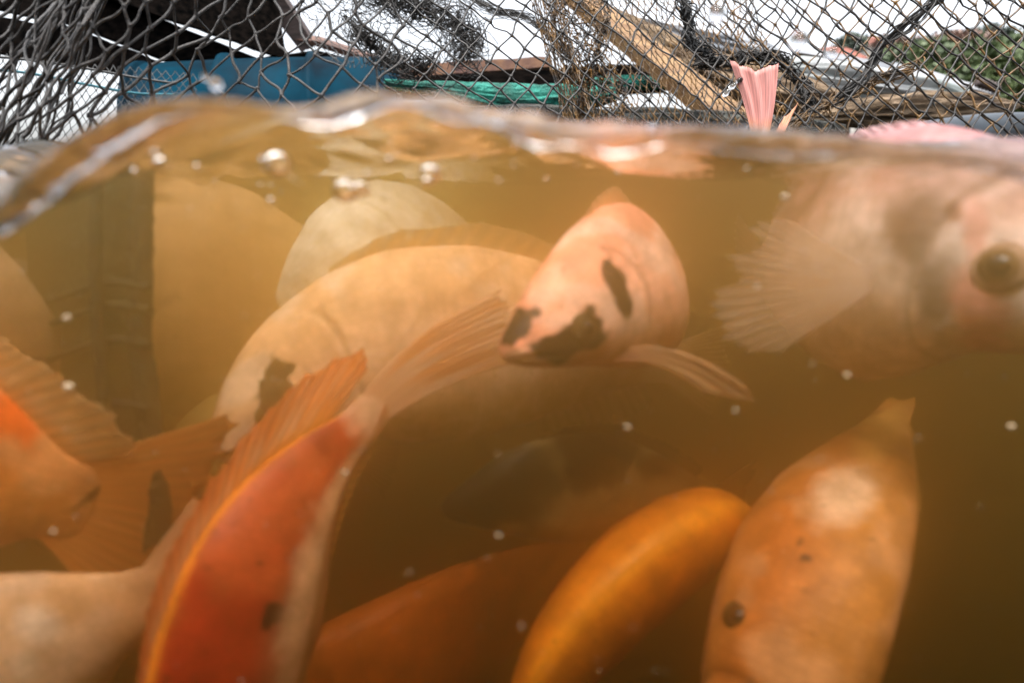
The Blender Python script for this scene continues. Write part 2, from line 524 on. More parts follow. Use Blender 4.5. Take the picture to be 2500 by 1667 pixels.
def hill_z(x, y):
    shore = 34 - 0.25 * np.clip(x, -60, 60)
    r = np.clip((y - shore) / 30.0, -1, 1.3)
    rise = np.clip((x / np.maximum(y, 1) - .42) * 3.0, 0.0, 1.0)
    return np.where(r < 0, r * 6, r * 9.5 * rise + 0.5 * np.sin(x * .22) * np.clip(r, 0, 1)) - 0.2
sheet('lake_bed', np.linspace(-400, 400, 9), np.linspace(-400, 700, 9), lambda x, y: -4.6 + 0 * x, M_BED)
sheet('hills', np.linspace(-90, 90, 61), np.linspace(26, 120, 41), hill_z, M_HILL)

def tree(x, y, h, cr, leafmat, label, n=6000, sq=0.85, gaps=0.5):
    z0 = float(hill_z(np.array(x), np.array(y)))
    b = empty('tree', (x, y, z0), label, 'tree', 'trees on the far shore')
    base = np.array([x, y, z0 - 0.3])
    top = np.array([x + random.uniform(-.4, .4), y, z0 + h * 0.8])
    paths, rs = [[base, (base + top) / 2 + rng.normal(0, .12, 3), top]], [h * .022]
    cents = []
    for k in range(9):
        a = random.uniform(0, 6.28); zz = random.uniform(.4, .8)
        s = base + (top - base) * zz
        e = s + np.array([math.cos(a), math.sin(a), random.uniform(.3, .9)]) * cr * random.uniform(.5, .95)
        paths.append([s, (s + e) / 2 + np.array([0, 0, -.1]), e]); rs.append(h * .009)
        cents.append(e)
    cents.append(top)
    pol = rope_polys(paths, 8)
    taper = np.linspace(1, .35, 8)[None] * np.array(rs)[:, None]
    V, F = tubes(pol, taper, 6)
    mesh_obj('trunk', V, F, M_BARK, b)
    cents = np.array(cents)
    k = rng.integers(0, len(cents), n)
    d = norm(rng.normal(size=(n, 3))) * (rng.random((n, 1)) ** (1 / 2.2)) * cr * rng.uniform(.32, .5, (n, 1))
    d[:, 2] *= sq * .75
    c = cents[k] + d
    s = cr * rng.uniform(.04, .09, (n, 1))
    a = norm(rng.normal(size=(n, 3))); bb = norm(np.cross(a, rng.normal(size=(n, 3))))
    V = np.stack([c - a * s, c + bb * s * .6, c + a * s, c - bb * s * .6], 1).reshape(-1, 3)
    mesh_obj('crown', V, np.arange(4 * n).reshape(-1, 4), leafmat, b, smooth=False)

def tree_px(px, py_top, y, cr, leafmat, label, **kw):
    q = P(px, py_top, y / math.cos(rad(1)))
    x = q[0] * y / q[1]; top = CAM[2] + (q[2] - CAM[2]) * y / q[1]
    z0 = float(hill_z(np.array(x), np.array(y)))
    tree(x, y, max(1.5, (top - z0) * 1.08), cr, leafmat, label, **kw)
tree_px(2085, 62, 62, 3.6, M_LEAF2, 'grey green tree behind the red roofs on the hazy shore')
tree_px(1990, 96, 66, 3.2, M_LEAF2, 'low dark tree at the far left end of the wooded shore')
tree_px(2170, 70, 56, 3.4, M_LEAF3, 'thin pinkish tree at the middle of the wooded shore')
tree_px(2265, 84, 48, 3.0, M_LEAF2, 'dull green tree standing between the two pinkish trees')
tree_px(2345, 62, 46, 2.7, M_LEAF3, 'sparse reddish tree beside the tall dark one', n=3500)
tree_px(2425, 38, 46, 1.5, M_LEAF2, 'tall dark narrow tree standing above all others on the shore', n=3500)
tree_px(2500, 70, 40, 3.2, M_LEAF1, 'full green tree at the right end of the shore')
tree_px(2250, 128, 38, 3.2, M_LEAF1, 'bright green bushy tree low in front of the reddish ones', n=8000)
tree_px(2370, 122, 36, 3.4, M_LEAF1, 'broad yellow green tree below the tall dark tree', n=8000)
tree_px(2150, 128, 42, 2.8, M_LEAF1, 'small round green tree near the red roofed house', n=7000)
tree_px(2480, 140, 34, 3.4, M_LEAF1, 'green tree low at the right edge above the pipe', n=8000)

def house(x, y, w, d, h, label):
    z0 = float(hill_z(np.array(x), np.array(y)))
    b = empty('house', (x, y, z0), label, 'house', 'red roofed houses on the far shore')
    def box(x0, x1, y0, y1, z0_, z1_):
        V = [(a, bq, c) for a in (x0, x1) for bq in (y0, y1) for c in (z0_, z1_)]
        F = [(0, 1, 3, 2), (4, 6, 7, 5), (0, 4, 5, 1), (2, 3, 7, 6), (0, 2, 6, 4), (1, 5, 7, 3)]
        return V, F
    V, F = box(x - w / 2, x + w / 2, y - d / 2, y + d / 2, z0 - .6, z0 + h)
    mesh_obj('wall', V, F, M_WALLW, b, smooth=False)
    o = .3
    V = [(x - w / 2 - o, y - d / 2 - o, z0 + h), (x + w / 2 + o, y - d / 2 - o, z0 + h), (x + w / 2 + o, y + d / 2 + o, z0 + h), (x - w / 2 - o, y + d / 2 + o, z0 + h),
         (x - w / 2 + .6, y, z0 + h + 1.1), (x + w / 2 - .6, y, z0 + h + 1.1)]
    mesh_obj('roof', V, [(0, 1, 5, 4), (2, 3, 4, 5), (3, 0, 4), (1, 2, 5), (3, 2, 1, 0)], M_ROOF, b, smooth=False)
    for kx in (-.28, .05, .3):
        V, F = box(x + kx * w - .25, x + kx * w + .25, y - d / 2 - .05, y - d / 2 - .004, z0 + h * .35, z0 + h * .75)
        mesh_obj('window', V, F, M_PIPE, b, smooth=False)
def house_px(px, py_roof, y, w, d, h, label):
    q = P(px, py_roof, y)
    x = q[0] * y / q[1]; top = CAM[2] + (q[2] - CAM[2]) * y / q[1]
    house(x, y, w, d, max(2.2, top - 1.1 - float(hill_z(np.array(x), np.array(y)))), label)
house_px(2035, 117, 50, 3.2, 3, 2.4, 'low house with a bright orange red roof on the shore')
house_px(2110, 90, 64, 4.5, 3, 2.4, 'house with a red roof higher up behind the trees')

# ---------------------------------------------------------------- timbers and things on the raft
def quad_board(name, px4, D4, thick, mat, parent=None, label=None, cat=None, group=None, sub=12):
    """a board whose front face has the four pixel corners (tl, tr, br, bl) at depths D4; thickness in metres away from the camera"""
    c = [P(*p, d) for p, d in zip(px4, D4)]
    tl, tr, br, bl = c
    n = norm(np.cross(tr - tl, bl - tl))
    if n @ FW < 0: n = -n
    V, F = [], []
    for k in range(sub + 1):
        t = k / sub
        a, b = tl + (tr - tl) * t, bl + (br - bl) * t
        j = .0015 * rng.normal(size=2)
        up = norm(a - b)
        a, b = a + up * j[0], b + up * j[1]
        V += [a, b, b + n * thick, a + n * thick]
    for k in range(sub):
        s = 4 * k
        for q in range(4):
            F.append((s + q, s + (q + 1) % 4, s + 4 + (q + 1) % 4, s + 4 + q))
    F += [(3, 2, 1, 0), (4 * sub, 4 * sub + 1, 4 * sub + 2, 4 * sub + 3)]
    o = mesh_obj(name, V, F, mat, parent, smooth=False)
    if cat: tag(o, label, cat, group)
    return o

# unseen plank deck added over and behind the camera to shade the water
shade_planks = empty('shade_deck', (0, -0.6, 0.1), 'unseen dark plank deck added behind and above the camera to shade the water', 'shade_deck')
def wbox(name, x0, x1, y0, y1, z0, z1, mat, parent):
    V = [(a, b, c) for a in (x0, x1) for b in (y0, y1) for c in (z0, z1)]
    return mesh_obj(name, V, [(0, 1, 3, 2), (4, 6, 7, 5), (0, 4, 5, 1), (2, 3, 7, 6), (0, 2, 6, 4), (1, 5, 7, 3)], mat, parent, smooth=False)
for k in range(9):
    y1 = 0.03 - k * .152
    wbox('plank', -3, 3, y1 - .148, y1, .135 + random.uniform(0, .004), .17 + random.uniform(0, .004), M_PLANK, shade_planks)
for bx_ in (-2.2, -.8, .8, 2.2):
    wbox('joist', bx_ - .04, bx_ + .04, -1.3, -.08, .05, .134, M_TIMBER, shade_planks)

shed = empty('deck', P(200, 60, 1.3), 'black timber deck edge with bright slits between its beams above the white net', 'deck')
for q4, d4 in [([(-350, -420), (112, -420), (110, 49), (-350, -55)], [1.1, 1.3, 1.3, 1.1]),
               ([(106, -420), (610, -420), (700, 144), (106, -60)], [1.3, 1.6, 1.66, 1.3]),
               ([(100, -73), (655, 154), (472, 172), (100, 31)], [1.32, 1.66, 1.56, 1.32]),
               ([(-350, -36), (114, 64), (112, 150), (-350, 60)], [1.1, 1.3, 1.3, 1.1]),
               ([(98, 38), (482, 185), (482, 210), (98, 147)], [1.34, 1.56, 1.56, 1.34])]:
    quad_board('beam', q4, d4, .012, M_TIMBER, shed)
quad_board('beam', [(455, 170), (770, 122), (880, 150), (470, 215)], [1.75, 1.75, 1.75, 1.75], .05, M_TIMBER, shed)
quad_board('plank', [(590, -60), (655, -60), (770, 112), (735, 128)], [1.6, 1.6, 1.72, 1.72], .03, M_PLANK, None, 'grey brown plank slanting down from the top edge to the blue drum', 'plank')
quad_board('plank', [(722, 98), (772, 100), (930, 152), (880, 150)], [1.7, 1.7, 1.74, 1.74], .03, M_REDB, None, 'short reddish plank lying over the blue drum', 'plank')

def lathe(path, radii, sides=40, cap=True):
    path, radii = np.array(path), np.array(radii)
    T = norm(np.gradient(path, axis=0))
    ref = np.array([0, 0, 1.0])
    A = norm(np.cross(T, ref)); B = np.cross(A, T)
    ang = np.linspace(0, 2 * math.pi, sides, endpoint=False)
    V = path[:, None] + radii[:, None, None] * (A[:, None] * np.cos(ang)[None, :, None] + B[:, None] * np.sin(ang)[None, :, None])
    K = len(path)
    V = V.reshape(-1, 3)
    F = []
    for k in range(K - 1):
        for s in range(sides):
            F.append((k * sides + s, k * sides + (s + 1) % sides, (k + 1) * sides + (s + 1) % sides, (k + 1) * sides + s))
    F.append(tuple(range(sides - 1, -1, -1))); F.append(tuple((K - 1) * sides + s for s in range(sides)))
    return V, F

def drum():
    a, b = P(395, 372, 1.42), P(985, 345, 1.5)
    e = empty('drum', (a + b) / 2, 'blue plastic drum floating on its side in front of the black timbers', 'drum')
    R = 0.195
    prof = [(0, .86), (.015, .95), (.03, .97), (.05, .95), (.07, .97), (.3, .985), (.315, 1.05), (.335, 1.05), (.35, .985), (.5, .99), (.64, .985), (.655, 1.05), (.675, 1.05), (.69, .985), (.93, .97), (.95, .95), (.97, .97), (.985, .95), (1, .86)]
    V, F = lathe([a + (b - a) * t for t, _ in prof], [R * r for _, r in prof], 64)
    mesh_obj('shell', V, F, M_BLUE, e)
    for (t0, t1) in ((-.012, .012), (.988, 1.012)):
        V, F = lathe([a + (b - a) * t0, a + (b - a) * t1], [R * .99, R * .99], 64)
        mesh_obj('rim', V, F, M_BLUE, e)
drum()

quad_board('plank', [(930, 160), (1345, 138), (1350, 164), (930, 192)], [1.75, 1.9, 1.9, 1.75], .06, M_RUST, None, 'rusty red brown plank across the middle behind the net', 'plank')
quad_board('beam', [(930, 193), (1680, 148), (1640, 210), (930, 232)], [1.76, 1.93, 1.93, 1.76], .06, M_TIMBER, None, 'black beam directly under the rusty plank', 'beam')

def lump(name, pts, radii, mat, parent=None, amp=.25, lengthwise=2.0, across=16.0, n=120, sides=72, flat=.8, seed=1.0):
    """a soft roll along pts ((px,py,D)...) with folds that run lengthwise"""
    path = spline([P(*p) for p in pts], n)
    r = np.interp(np.linspace(0, 1, n), np.linspace(0, 1, len(radii)), radii)
    T = norm(np.gradient(path, axis=0))
    A = norm(np.cross(T, np.array([0, 0, 1.0]))); B = np.cross(A, T)
    ang = np.linspace(0, 2 * math.pi, sides, endpoint=False)
    V = np.empty((n, sides, 3))
    for k in range(n):
        for s, a in enumerate(ang):
            f = mnoise.noise(Vector((k / n * lengthwise + seed, math.cos(a) * across * .16, math.sin(a) * across * .16)))
            g = mnoise.noise(Vector((k / n * lengthwise * 3 + seed, math.cos(a) * across * .5 + f, math.sin(a) * across * .5)))
            rr = r[k] * (1 + amp * (f * 1.2 + g * .7 - abs(g) * .5))
            V[k, s] = path[k] + A[k] * math.cos(a) * rr + B[k] * math.sin(a) * rr * flat
    V = V.reshape(-1, 3)
    F = []
    for k in range(n - 1):
        for s in range(sides):
            F.append((k * sides + s, k * sides + (s + 1) % sides, (k + 1) * sides + (s + 1) % sides, (k + 1) * sides + s))
    F.append(tuple(range(sides - 1, -1, -1))); F.append(tuple((n - 1) * sides + s for s in range(sides)))
    return mesh_obj(name, V, F, mat, parent)

tag(lump('net_heap', [(940, 205, 1.3), (1080, 222, 1.3), (1250, 250, 1.32), (1420, 242, 1.34), (1500, 230, 1.34)], [.012, .02, .034, .034, .02], M_TEAL, amp=.35),
    'bright teal netting heaped under the black beam', 'netting')
tag(lump('net_heap', [(1400, 212, 1.42), (1500, 205, 1.42), (1600, 206, 1.42), (1660, 214, 1.42)], [.014, .02, .018, .004], M_TEAL, amp=.35, seed=4),
    'small teal netting roll behind the dense brown net fold', 'netting')
quad_board('pole', [(1330, -70), (1440, -20), (1905, 330), (1830, 345)], [1.45, 1.45, 1.25, 1.25], .03, M_TAN, None, 'tan wooden plank slanting down behind the dense net', 'plank')
tag(lump('cloth_roll', [(1480, 40, 1.62), (1640, 140, 1.6), (1800, 205, 1.58), (1980, 250, 1.55), (2150, 275, 1.52)], [.02, .045, .055, .055, .02], M_SACK, amp=.4, seed=2, flat=.9),
    'beige crumpled cloth roll running down beside the tan plank', 'cloth')
tag(lump('cloth_roll', [(1980, 285, 1.30), (2130, 275, 1.32), (2300, 272, 1.36), (2440, 262, 1.40), (2495, 255, 1.42)], [.012, .036, .044, .034, .004], M_SACK, amp=.5, seed=5, across=22, flat=.85),
    'pleated beige cloth roll under the grey tarpaulin at the right', 'cloth')
tag(lump('tarpaulin', [(1800, 175, 1.75), (1980, 190, 1.74), (2150, 210, 1.7), (2330, 235, 1.62), (2440, 255, 1.55)], [.02, .055, .05, .045, .006], M_TARP, amp=.35, seed=8, flat=.8),
    'pale grey green tarpaulin heaped above the pleated cloth', 'tarpaulin')
tag(lump('snow_white_sheet', [(1560, 50, 1.9), (1700, 95, 1.9), (1850, 130, 1.9), (1960, 165, 1.9)], [.02, .045, .05, .02], M_WHITE, amp=.3, seed=11, flat=.7),
    'white plastic sheet folded behind the beige cloth roll', 'sheet').name = 'plastic_sheet'
quad_board('board', [(1950, 112), (2230, 165), (2240, 182), (1950, 128)], [2.1, 2.0, 2.0, 2.1], .04, M_WHITE, None, 'white board edge rising to the left behind the tarpaulin', 'board')
quad_board('board', [(2180, 150), (2440, 222), (2440, 234), (2180, 168)], [1.99, 1.9, 1.9, 1.99], .04, M_WHITE, None, 'white board on top of the red brown board at the right', 'board')
quad_board('board', [(2080, 168), (2440, 236), (2432, 256), (2080, 198)], [1.97, 1.89, 1.89, 1.97], .04, M_REDB, None, 'red brown board sloping down to the right under a white one', 'board')
tag(lump('net_pile', [(980, 300, 1.2), (1200, 300, 1.2), (1450, 318, 1.2), (1700, 322, 1.2), (1900, 330, 1.2), (2050, 340, 1.2)], [.02, .03, .042, .045, .04, .03], M_WETNET, amp=.5, seed=21, across=26),
    'wet dark grey green netting piled at the waterline under the teal netting', 'netting')
tag(lump('net_pile', [(-150, 470, .95), (60, 440, .95), (220, 400, .95), (420, 370, .95)], [.02, .03, .034, .02], M_SACK, amp=.5, seed=23, across=22),
    'brown wet cloth bundle low at the left behind the thick strands', 'cloth')
V, F = lathe(spline([P(2210, 350, 1.15), P(2450, 322, 1.18), P(2900, 330, 1.2)], 12), [.035] * 12, 32)
tag(mesh_obj('pipe', V, F, M_PIPE), 'black plastic pipe low behind the net at the right edge', 'pipe')
V, F = lathe(spline([P(2385, 200, 1.88), P(2410, 208, 1.88), P(2440, 220, 1.88)], 14), [.012, .016, .012, .017, .012, .017, .012, .016, .012, .016, .012, .016, .012, .008], 24)
tag(mesh_obj('rope_coil', V, F, M_PLANK), 'brown rope coil wound at the end of the red brown board', 'rope')

# ---------------------------------------------------------------- nets
def net(name, label, fpos, nu, nv, r, mat, sag=.06, jit=.06, knot=1.9, K=5, mask=None, group=None):
    """diamond mesh; fpos(u, v) in 0..1 -> world point; each cell joins node (i, j) to the two nodes of the next row"""
    nodes = {}
    for j in range(nv + 1):
        for i in range(nu + 1):
            u = (i + (.5 if j % 2 else 0) + random.gauss(0, jit)) / nu
            v = (j + random.gauss(0, jit)) / nv
            nodes[(i, j)] = (u, v)
    pts = {k: fpos(*uv) for k, uv in nodes.items()}
    if mask: pts = {k: p for k, p in pts.items() if mask(*nodes[k])}
    pol, kn = [], []
    for (i, j), p in pts.items():
        kn.append(p)
        for ii in ((i, i - 1) if j % 2 == 0 else (i, i + 1)):
            q = pts.get((ii, j + 1))
            if q is None: continue
            L = np.linalg.norm(q - p)
            t = np.linspace(0, 1, K)[:, None]
            bow = np.array([random.gauss(0, 1), random.gauss(0, 1) * .5, random.gauss(-.6, .5)]) * sag * L
            s2 = rng.normal(0, sag * .35, 3) * L
            pol.append(p + (q - p) * t + bow * 4 * t * (1 - t) * .5 + s2 * np.sin(2 * math.pi * t))
    pol, kn = np.array(pol), np.array(kn)
    rr = r * rng.uniform(.8, 1.25, (len(pol), 1)) * np.ones((1, K))
    rr[:, 0] *= 1.35; rr[:, -1] *= 1.35
    e = empty(name, kn.mean(0), label, 'fishing net', group)
    V, F = tubes(pol, rr, 6)
    tag(mesh_obj('twine', V, F, mat, e), kind='stuff')
    V, F = blobs(kn, r * knot * rng.uniform(.8, 1.2, len(kn)))
    tag(mesh_obj('knots', V, F, mat, e), kind='stuff')
    return e

def bez_patch(px_tl, px_tr, px_br, px_bl, D, warp=None):
    """world patch from four pixel corners and four depths, with optional warp(u,v)->(dpx,dpy,dD)"""
    def f(u, v):
        a = [(1 - u) * (1 - v), u * (1 - v), u * v, (1 - u) * v]
        px = sum(w * c[0] for w, c in zip(a, (px_tl, px_tr, px_br, px_bl)))
        py = sum(w * c[1] for w, c in zip(a, (px_tl, px_tr, px_br, px_bl)))
        d = sum(w * c for w, c in zip(a, D))
        if warp:
            q = warp(u, v); px += q[0]; py += q[1]; d += q[2]
        return P(px, py, d)
    return f

# big-meshed right and middle net, hanging in front of everything from the cage rail
def warpA(u, v):
    return (18 * math.sin(5 * u + 3 * v) + 26 * v * math.sin(9 * u), 14 * math.sin(7 * u + 1) * (1 - v), .03 * math.sin(6 * u))
net('cage_net', 'large mesh dark net hanging across the middle and right in front of the tarpaulins',
    bez_patch((905, -120), (2620, -150), (3100, 960), (1180, 900), (.66, .74, .70, .62), warpA), 27, 31, .00098, M_TWINE, knot=2.2)
def warpB(u, v):
    return (22 * math.sin(4 * u + 2), 16 * math.sin(6 * u + 4 * v), .04 * math.sin(4 * u + 1))
net('cage_net', 'second mesh layer with taller cells at the right, in front of the trees',
    bez_patch((1700, -130), (2640, -110), (2560, 930), (1840, 920), (.80, .80, .76, .78), warpB), 15, 30, .00105, M_TWINE_Y, jit=.09, knot=2.4)
# fine brown net in the middle with a dense fold
def fine_mid(u, v):
    w = u - .10 * math.sin(2 * math.pi * u) * (1.25 - .4 * v)
    fold = math.exp(-((u - .22) / .12) ** 2)
    px = 1230 + 720 * u + 150 * fold * (.9 - 1.2 * u) * 0 + 120 * v
    # squeeze the cells together around the fold
    px = 1290 + 120 * v + 130 * (1 + math.tanh((u - .25) / .18)) * .35 + 640 * max(0, u - .32) - 140 * max(0, .12 - u)
    py = -60 + 400 * v + 26 * math.sin(4 * u + 2) * v
    return P(px, py, .92 + .05 * math.sin(40 * u) * fold + .05 * u)
net('cage_net', 'dense brown small mesh net gathered into a vertical fold at the middle',
    fine_mid, 44, 22, .00075, M_TWINE_Y, sag=.12, jit=.14, K=4)
def fold_net(u, v):
    px = 1385 + 95 * v + (u - .5) * (150 - 50 * v) + 16 * math.sin(11 * v + 6 * u)
    return P(px, -60 + 390 * v, .98 + .04 * math.sin(30 * u))
net('cage_net', 'tightly bunched brown net column right behind the dense fold', fold_net, 14, 30, .0008, M_TWINE_Y, sag=.2, jit=.25, K=4)

# left loose near net of thick wet twine
def near_left(u, v):
    x0 = -60 + 1020 * u
    lean = -260 * v * (1 - u) ** .7 - 40 * v
    px = x0 + 120 * (1 - v) * (1 - u) + lean + 14 * math.sin(9 * v + 8 * u)
    py = -170 + 640 * v - 150 * u * v + 24 * math.sin(7 * u + 2)
    return P(px, py, .36 + .12 * u + .02 * math.sin(12 * u))
net('cage_net', 'thick loose grey twine net drooping close at the left, in front of the black deck',
    near_left, 16, 11, .00098, M_TWINE_G, sag=.07, jit=.17, K=9, knot=1.8)
def near_bunch(u, v):
    px = 250 - 330 * v + (u - .5) * (120 + 130 * v) + 14 * math.sin(8 * v + 9 * u)
    return P(px, -120 + 640 * v, .40 + .03 * math.sin(14 * u))
net('cage_net', 'bunched brown grey strands slanting down along the left edge', near_bunch, 9, 7, .0008, M_TWINE_G, sag=.06, jit=.22, K=9, knot=1.6)
# fine black net on the white sky at the left
fine_l = net('cage_net', 'fine black diamond netting against the white sky at the far left',
    bez_patch((-90, 110), (470, 190), (420, 480), (-120, 520), (1.0, 1.1, 1.0, .9), lambda u, v: (8 * math.sin(6 * v), 9 * math.sin(5 * u), 0)), 26, 22, .0006, M_TWINE_B, sag=.05, jit=.06, K=4, knot=2.2)
paths = [[P(-100, 165, .98), P(60, 178, 1.0), P(200, 205, 1.02), P(330, 228, 1.05), P(430, 232, 1.08)],
         [P(-100, 132, .99), P(60, 146, 1.01), P(200, 166, 1.03), P(330, 190, 1.06), P(430, 205, 1.08)]]
V, F = tubes(rope_polys(paths[:1], 60), .0022, 8)
tag(mesh_obj('rope', V, F, M_ROPE_T), 'teal rope threaded along the fine black netting', 'rope')
V, F = tubes(rope_polys(paths[1:], 60), .0022, 8)
tag(mesh_obj('rope', V, F, M_TWINE_B), 'black rope along the top edge of the fine netting under the deck', 'rope')
# thin hanging nets behind the drum and bundles
net('cage_net', 'thin black netting hanging against the sky above the blue drum',
    bez_patch((690, -60), (905, -60), (1010, 190), (800, 150), (1.15, 1.15, 1.1, 1.1), lambda u, v: (12 * math.sin(14 * v + 5 * u), 6 * math.sin(9 * u), 0)), 13, 14, .0006, M_TWINE_B, sag=.2, jit=.2, K=4, knot=1.5)

def bundle(name, label, pts, width, n, r, mat, curl=.5, K=40, parts=1):
    path = spline([P(*p) for p in pts], K)
    pol = []
    for _ in range(n):
        ph, fr = rng.uniform(0, 6.28, 3), rng.uniform(.5, 3.2, 3)
        t = np.linspace(0, 1, K)
        rr = width * rng.uniform(.15, 1.0) * (.75 + .25 * np.sin(fr[0] * 6 * t + ph[0]))
        a = ph[1] + fr[1] * 6.28 * t * curl
        off = np.stack([np.cos(a) * rr, np.sin(a * 1.3) * rr, np.sin(a + ph[2]) * rr], 1)
        pol.append(path + off + rng.normal(0, width * .035, (K, 3)))
    V, F = tubes(np.array(pol), r, 5)
    e = empty(name, path.mean(0), label, 'net bundle')
    tag(mesh_obj('twine', V, F, mat, e), kind='stuff')
    return e
bundle('net_bundle', 'tangled grey net bundle hanging at the top, left of the white gap', [(830, -70, 1.0), (960, 0, 1.0), (1080, 40, 1.02), (1150, 100, 1.03), (1120, 150, 1.03)], .045, 70, .0007, M_TWINE_G, curl=1.6, K=80)
bundle('net_bundle', 'loose dark tangle of net low beside the rusty plank', [(860, 60, .95), (930, 130, .95), (990, 165, .96), (1060, 150, .97)], .03, 34, .0007, M_TWINE, curl=1.8, K=70)
bundle('net_bundle', 'grey gathered net strands joining the bundle to the brown fold at the top', [(1090, -40, 1.05), (1200, 25, 1.05), (1300, 50, 1.05), (1400, 140, 1.05)], .014, 24, .0007, M_TWINE_G, curl=.6)
bundle('net_bundle', 'black knotted net clump hanging down at the top behind the fine net', [(1650, -60, .85), (1672, 10, .85), (1680, 60, .86), (1690, 110, .86), (1740, 140, .86)], .013, 34, .0009, M_TWINE_B, curl=1.5, K=60)
bundle('net_bundle', 'dark net clump bunched along the cloth behind the pink tail fin', [(1700, 150, .86), (1790, 150, .86), (1880, 140, .86), (1945, 190, .85), (1980, 270, .84)], .014, 40, .0010, M_TWINE, curl=1.6, K=80)
bundle('net_bundle', 'twisted rope of netting slanting from the top edge towards the shore', [(2350, -60, .72), (2250, 30, .72), (2170, 100, .73), (2120, 170, .74), (2050, 240, .75)], .011, 16, .0012, M_TWINE, curl=.8, K=60)
bundle('net_bundle', 'brown strands crossing low between the pink tail and the pink fish back', [(1900, 330, .78), (2020, 260, .78), (2130, 200, .78), (2230, 170, .78)], .016, 18, .0009, M_TWINE_Y, curl=1.0, K=60)

# underwater net wall at the left
def uw_net():
    e = empty('cage_net', P(280, 900, .29), 'dark green algae covered net wall underwater at the left', 'fishing net')
    # netting sheet with weave
    nu, nv = 26, 70
    V, F = [], []
    for j in range(nv + 1):
        for i in range(nu + 1):
            u, v = i / nu, j / nv
            px = 60 + 295 * u + 10 * math.sin(5 * v) + u * (9 * math.sin(23 * v) + 7 * math.sin(51 * v + 1)) + 40 * (v - .3) * (1 - u) + (30 * max(0, v - .75) * 4 * u)
            py = 420 + 900 * v + 30 * math.sin(9 * u) * v
            V.append(P(px, py, .240 + .006 * math.sin(7 * u + 4 * v) + .11 * (1 - u) ** 2))
    for j in range(nv):
        for i in range(nu):
            F.append((j * (nu + 1) + i, j * (nu + 1) + i + 1, (j + 1) * (nu + 1) + i + 1, (j + 1) * (nu + 1) + i))
    mesh_obj('netting', V, F, M_ALGAE, e)
    for x0, w in ((348, .0045), (322, .0025), (235, .003)):
        pol = rope_polys([[P(x0 + random.uniform(-5, 5) + (14 * max(0, k - 3)), 400 + 132 * k, .236) for k in range(8)]], 50)
        V, F = tubes(pol, w * .75 * rng.uniform(.85, 1.15, (1, 50)), 8)
        mesh_obj('rope', V, F, M_ALGAE_ROPE, e)
    for yy in (690, 745, 830, 985, 1130):
        pol = rope_polys([[P(110, yy + 50, .300), P(235, yy + 8, .250), P(300, yy, .236), P(364, yy + 14, .233)]], 20)
        V, F = tubes(pol, .0018, 6)
        mesh_obj('cross_twine', V, F, M_ALGAE_ROPE, e)
uw_net()

# ---------------------------------------------------------------- fish
TT = np.array([0, .012, .03, .06, .10, .16, .24, .34, .46, .58, .70, .80, .88, .95, 1.0])
TOPP = np.array([.03, .13, .20, .30, .43, .62, .82, .97, 1.0, .90, .70, .50, .34, .28, .24])
BOTP = np.array([.03, .13, .21, .31, .42, .57, .74, .90, .98, .88, .64, .43, .31, .27, .24])
WIDP = np.array([.02, .12, .18, .25, .32, .40, .46, .48, .45, .38, .27, .165, .09, .035, .006])

def smooth(a, b, x):
    t = np.clip((x - a) / (b - a), 0, 1)
    return t * t * (3 - 2 * t)

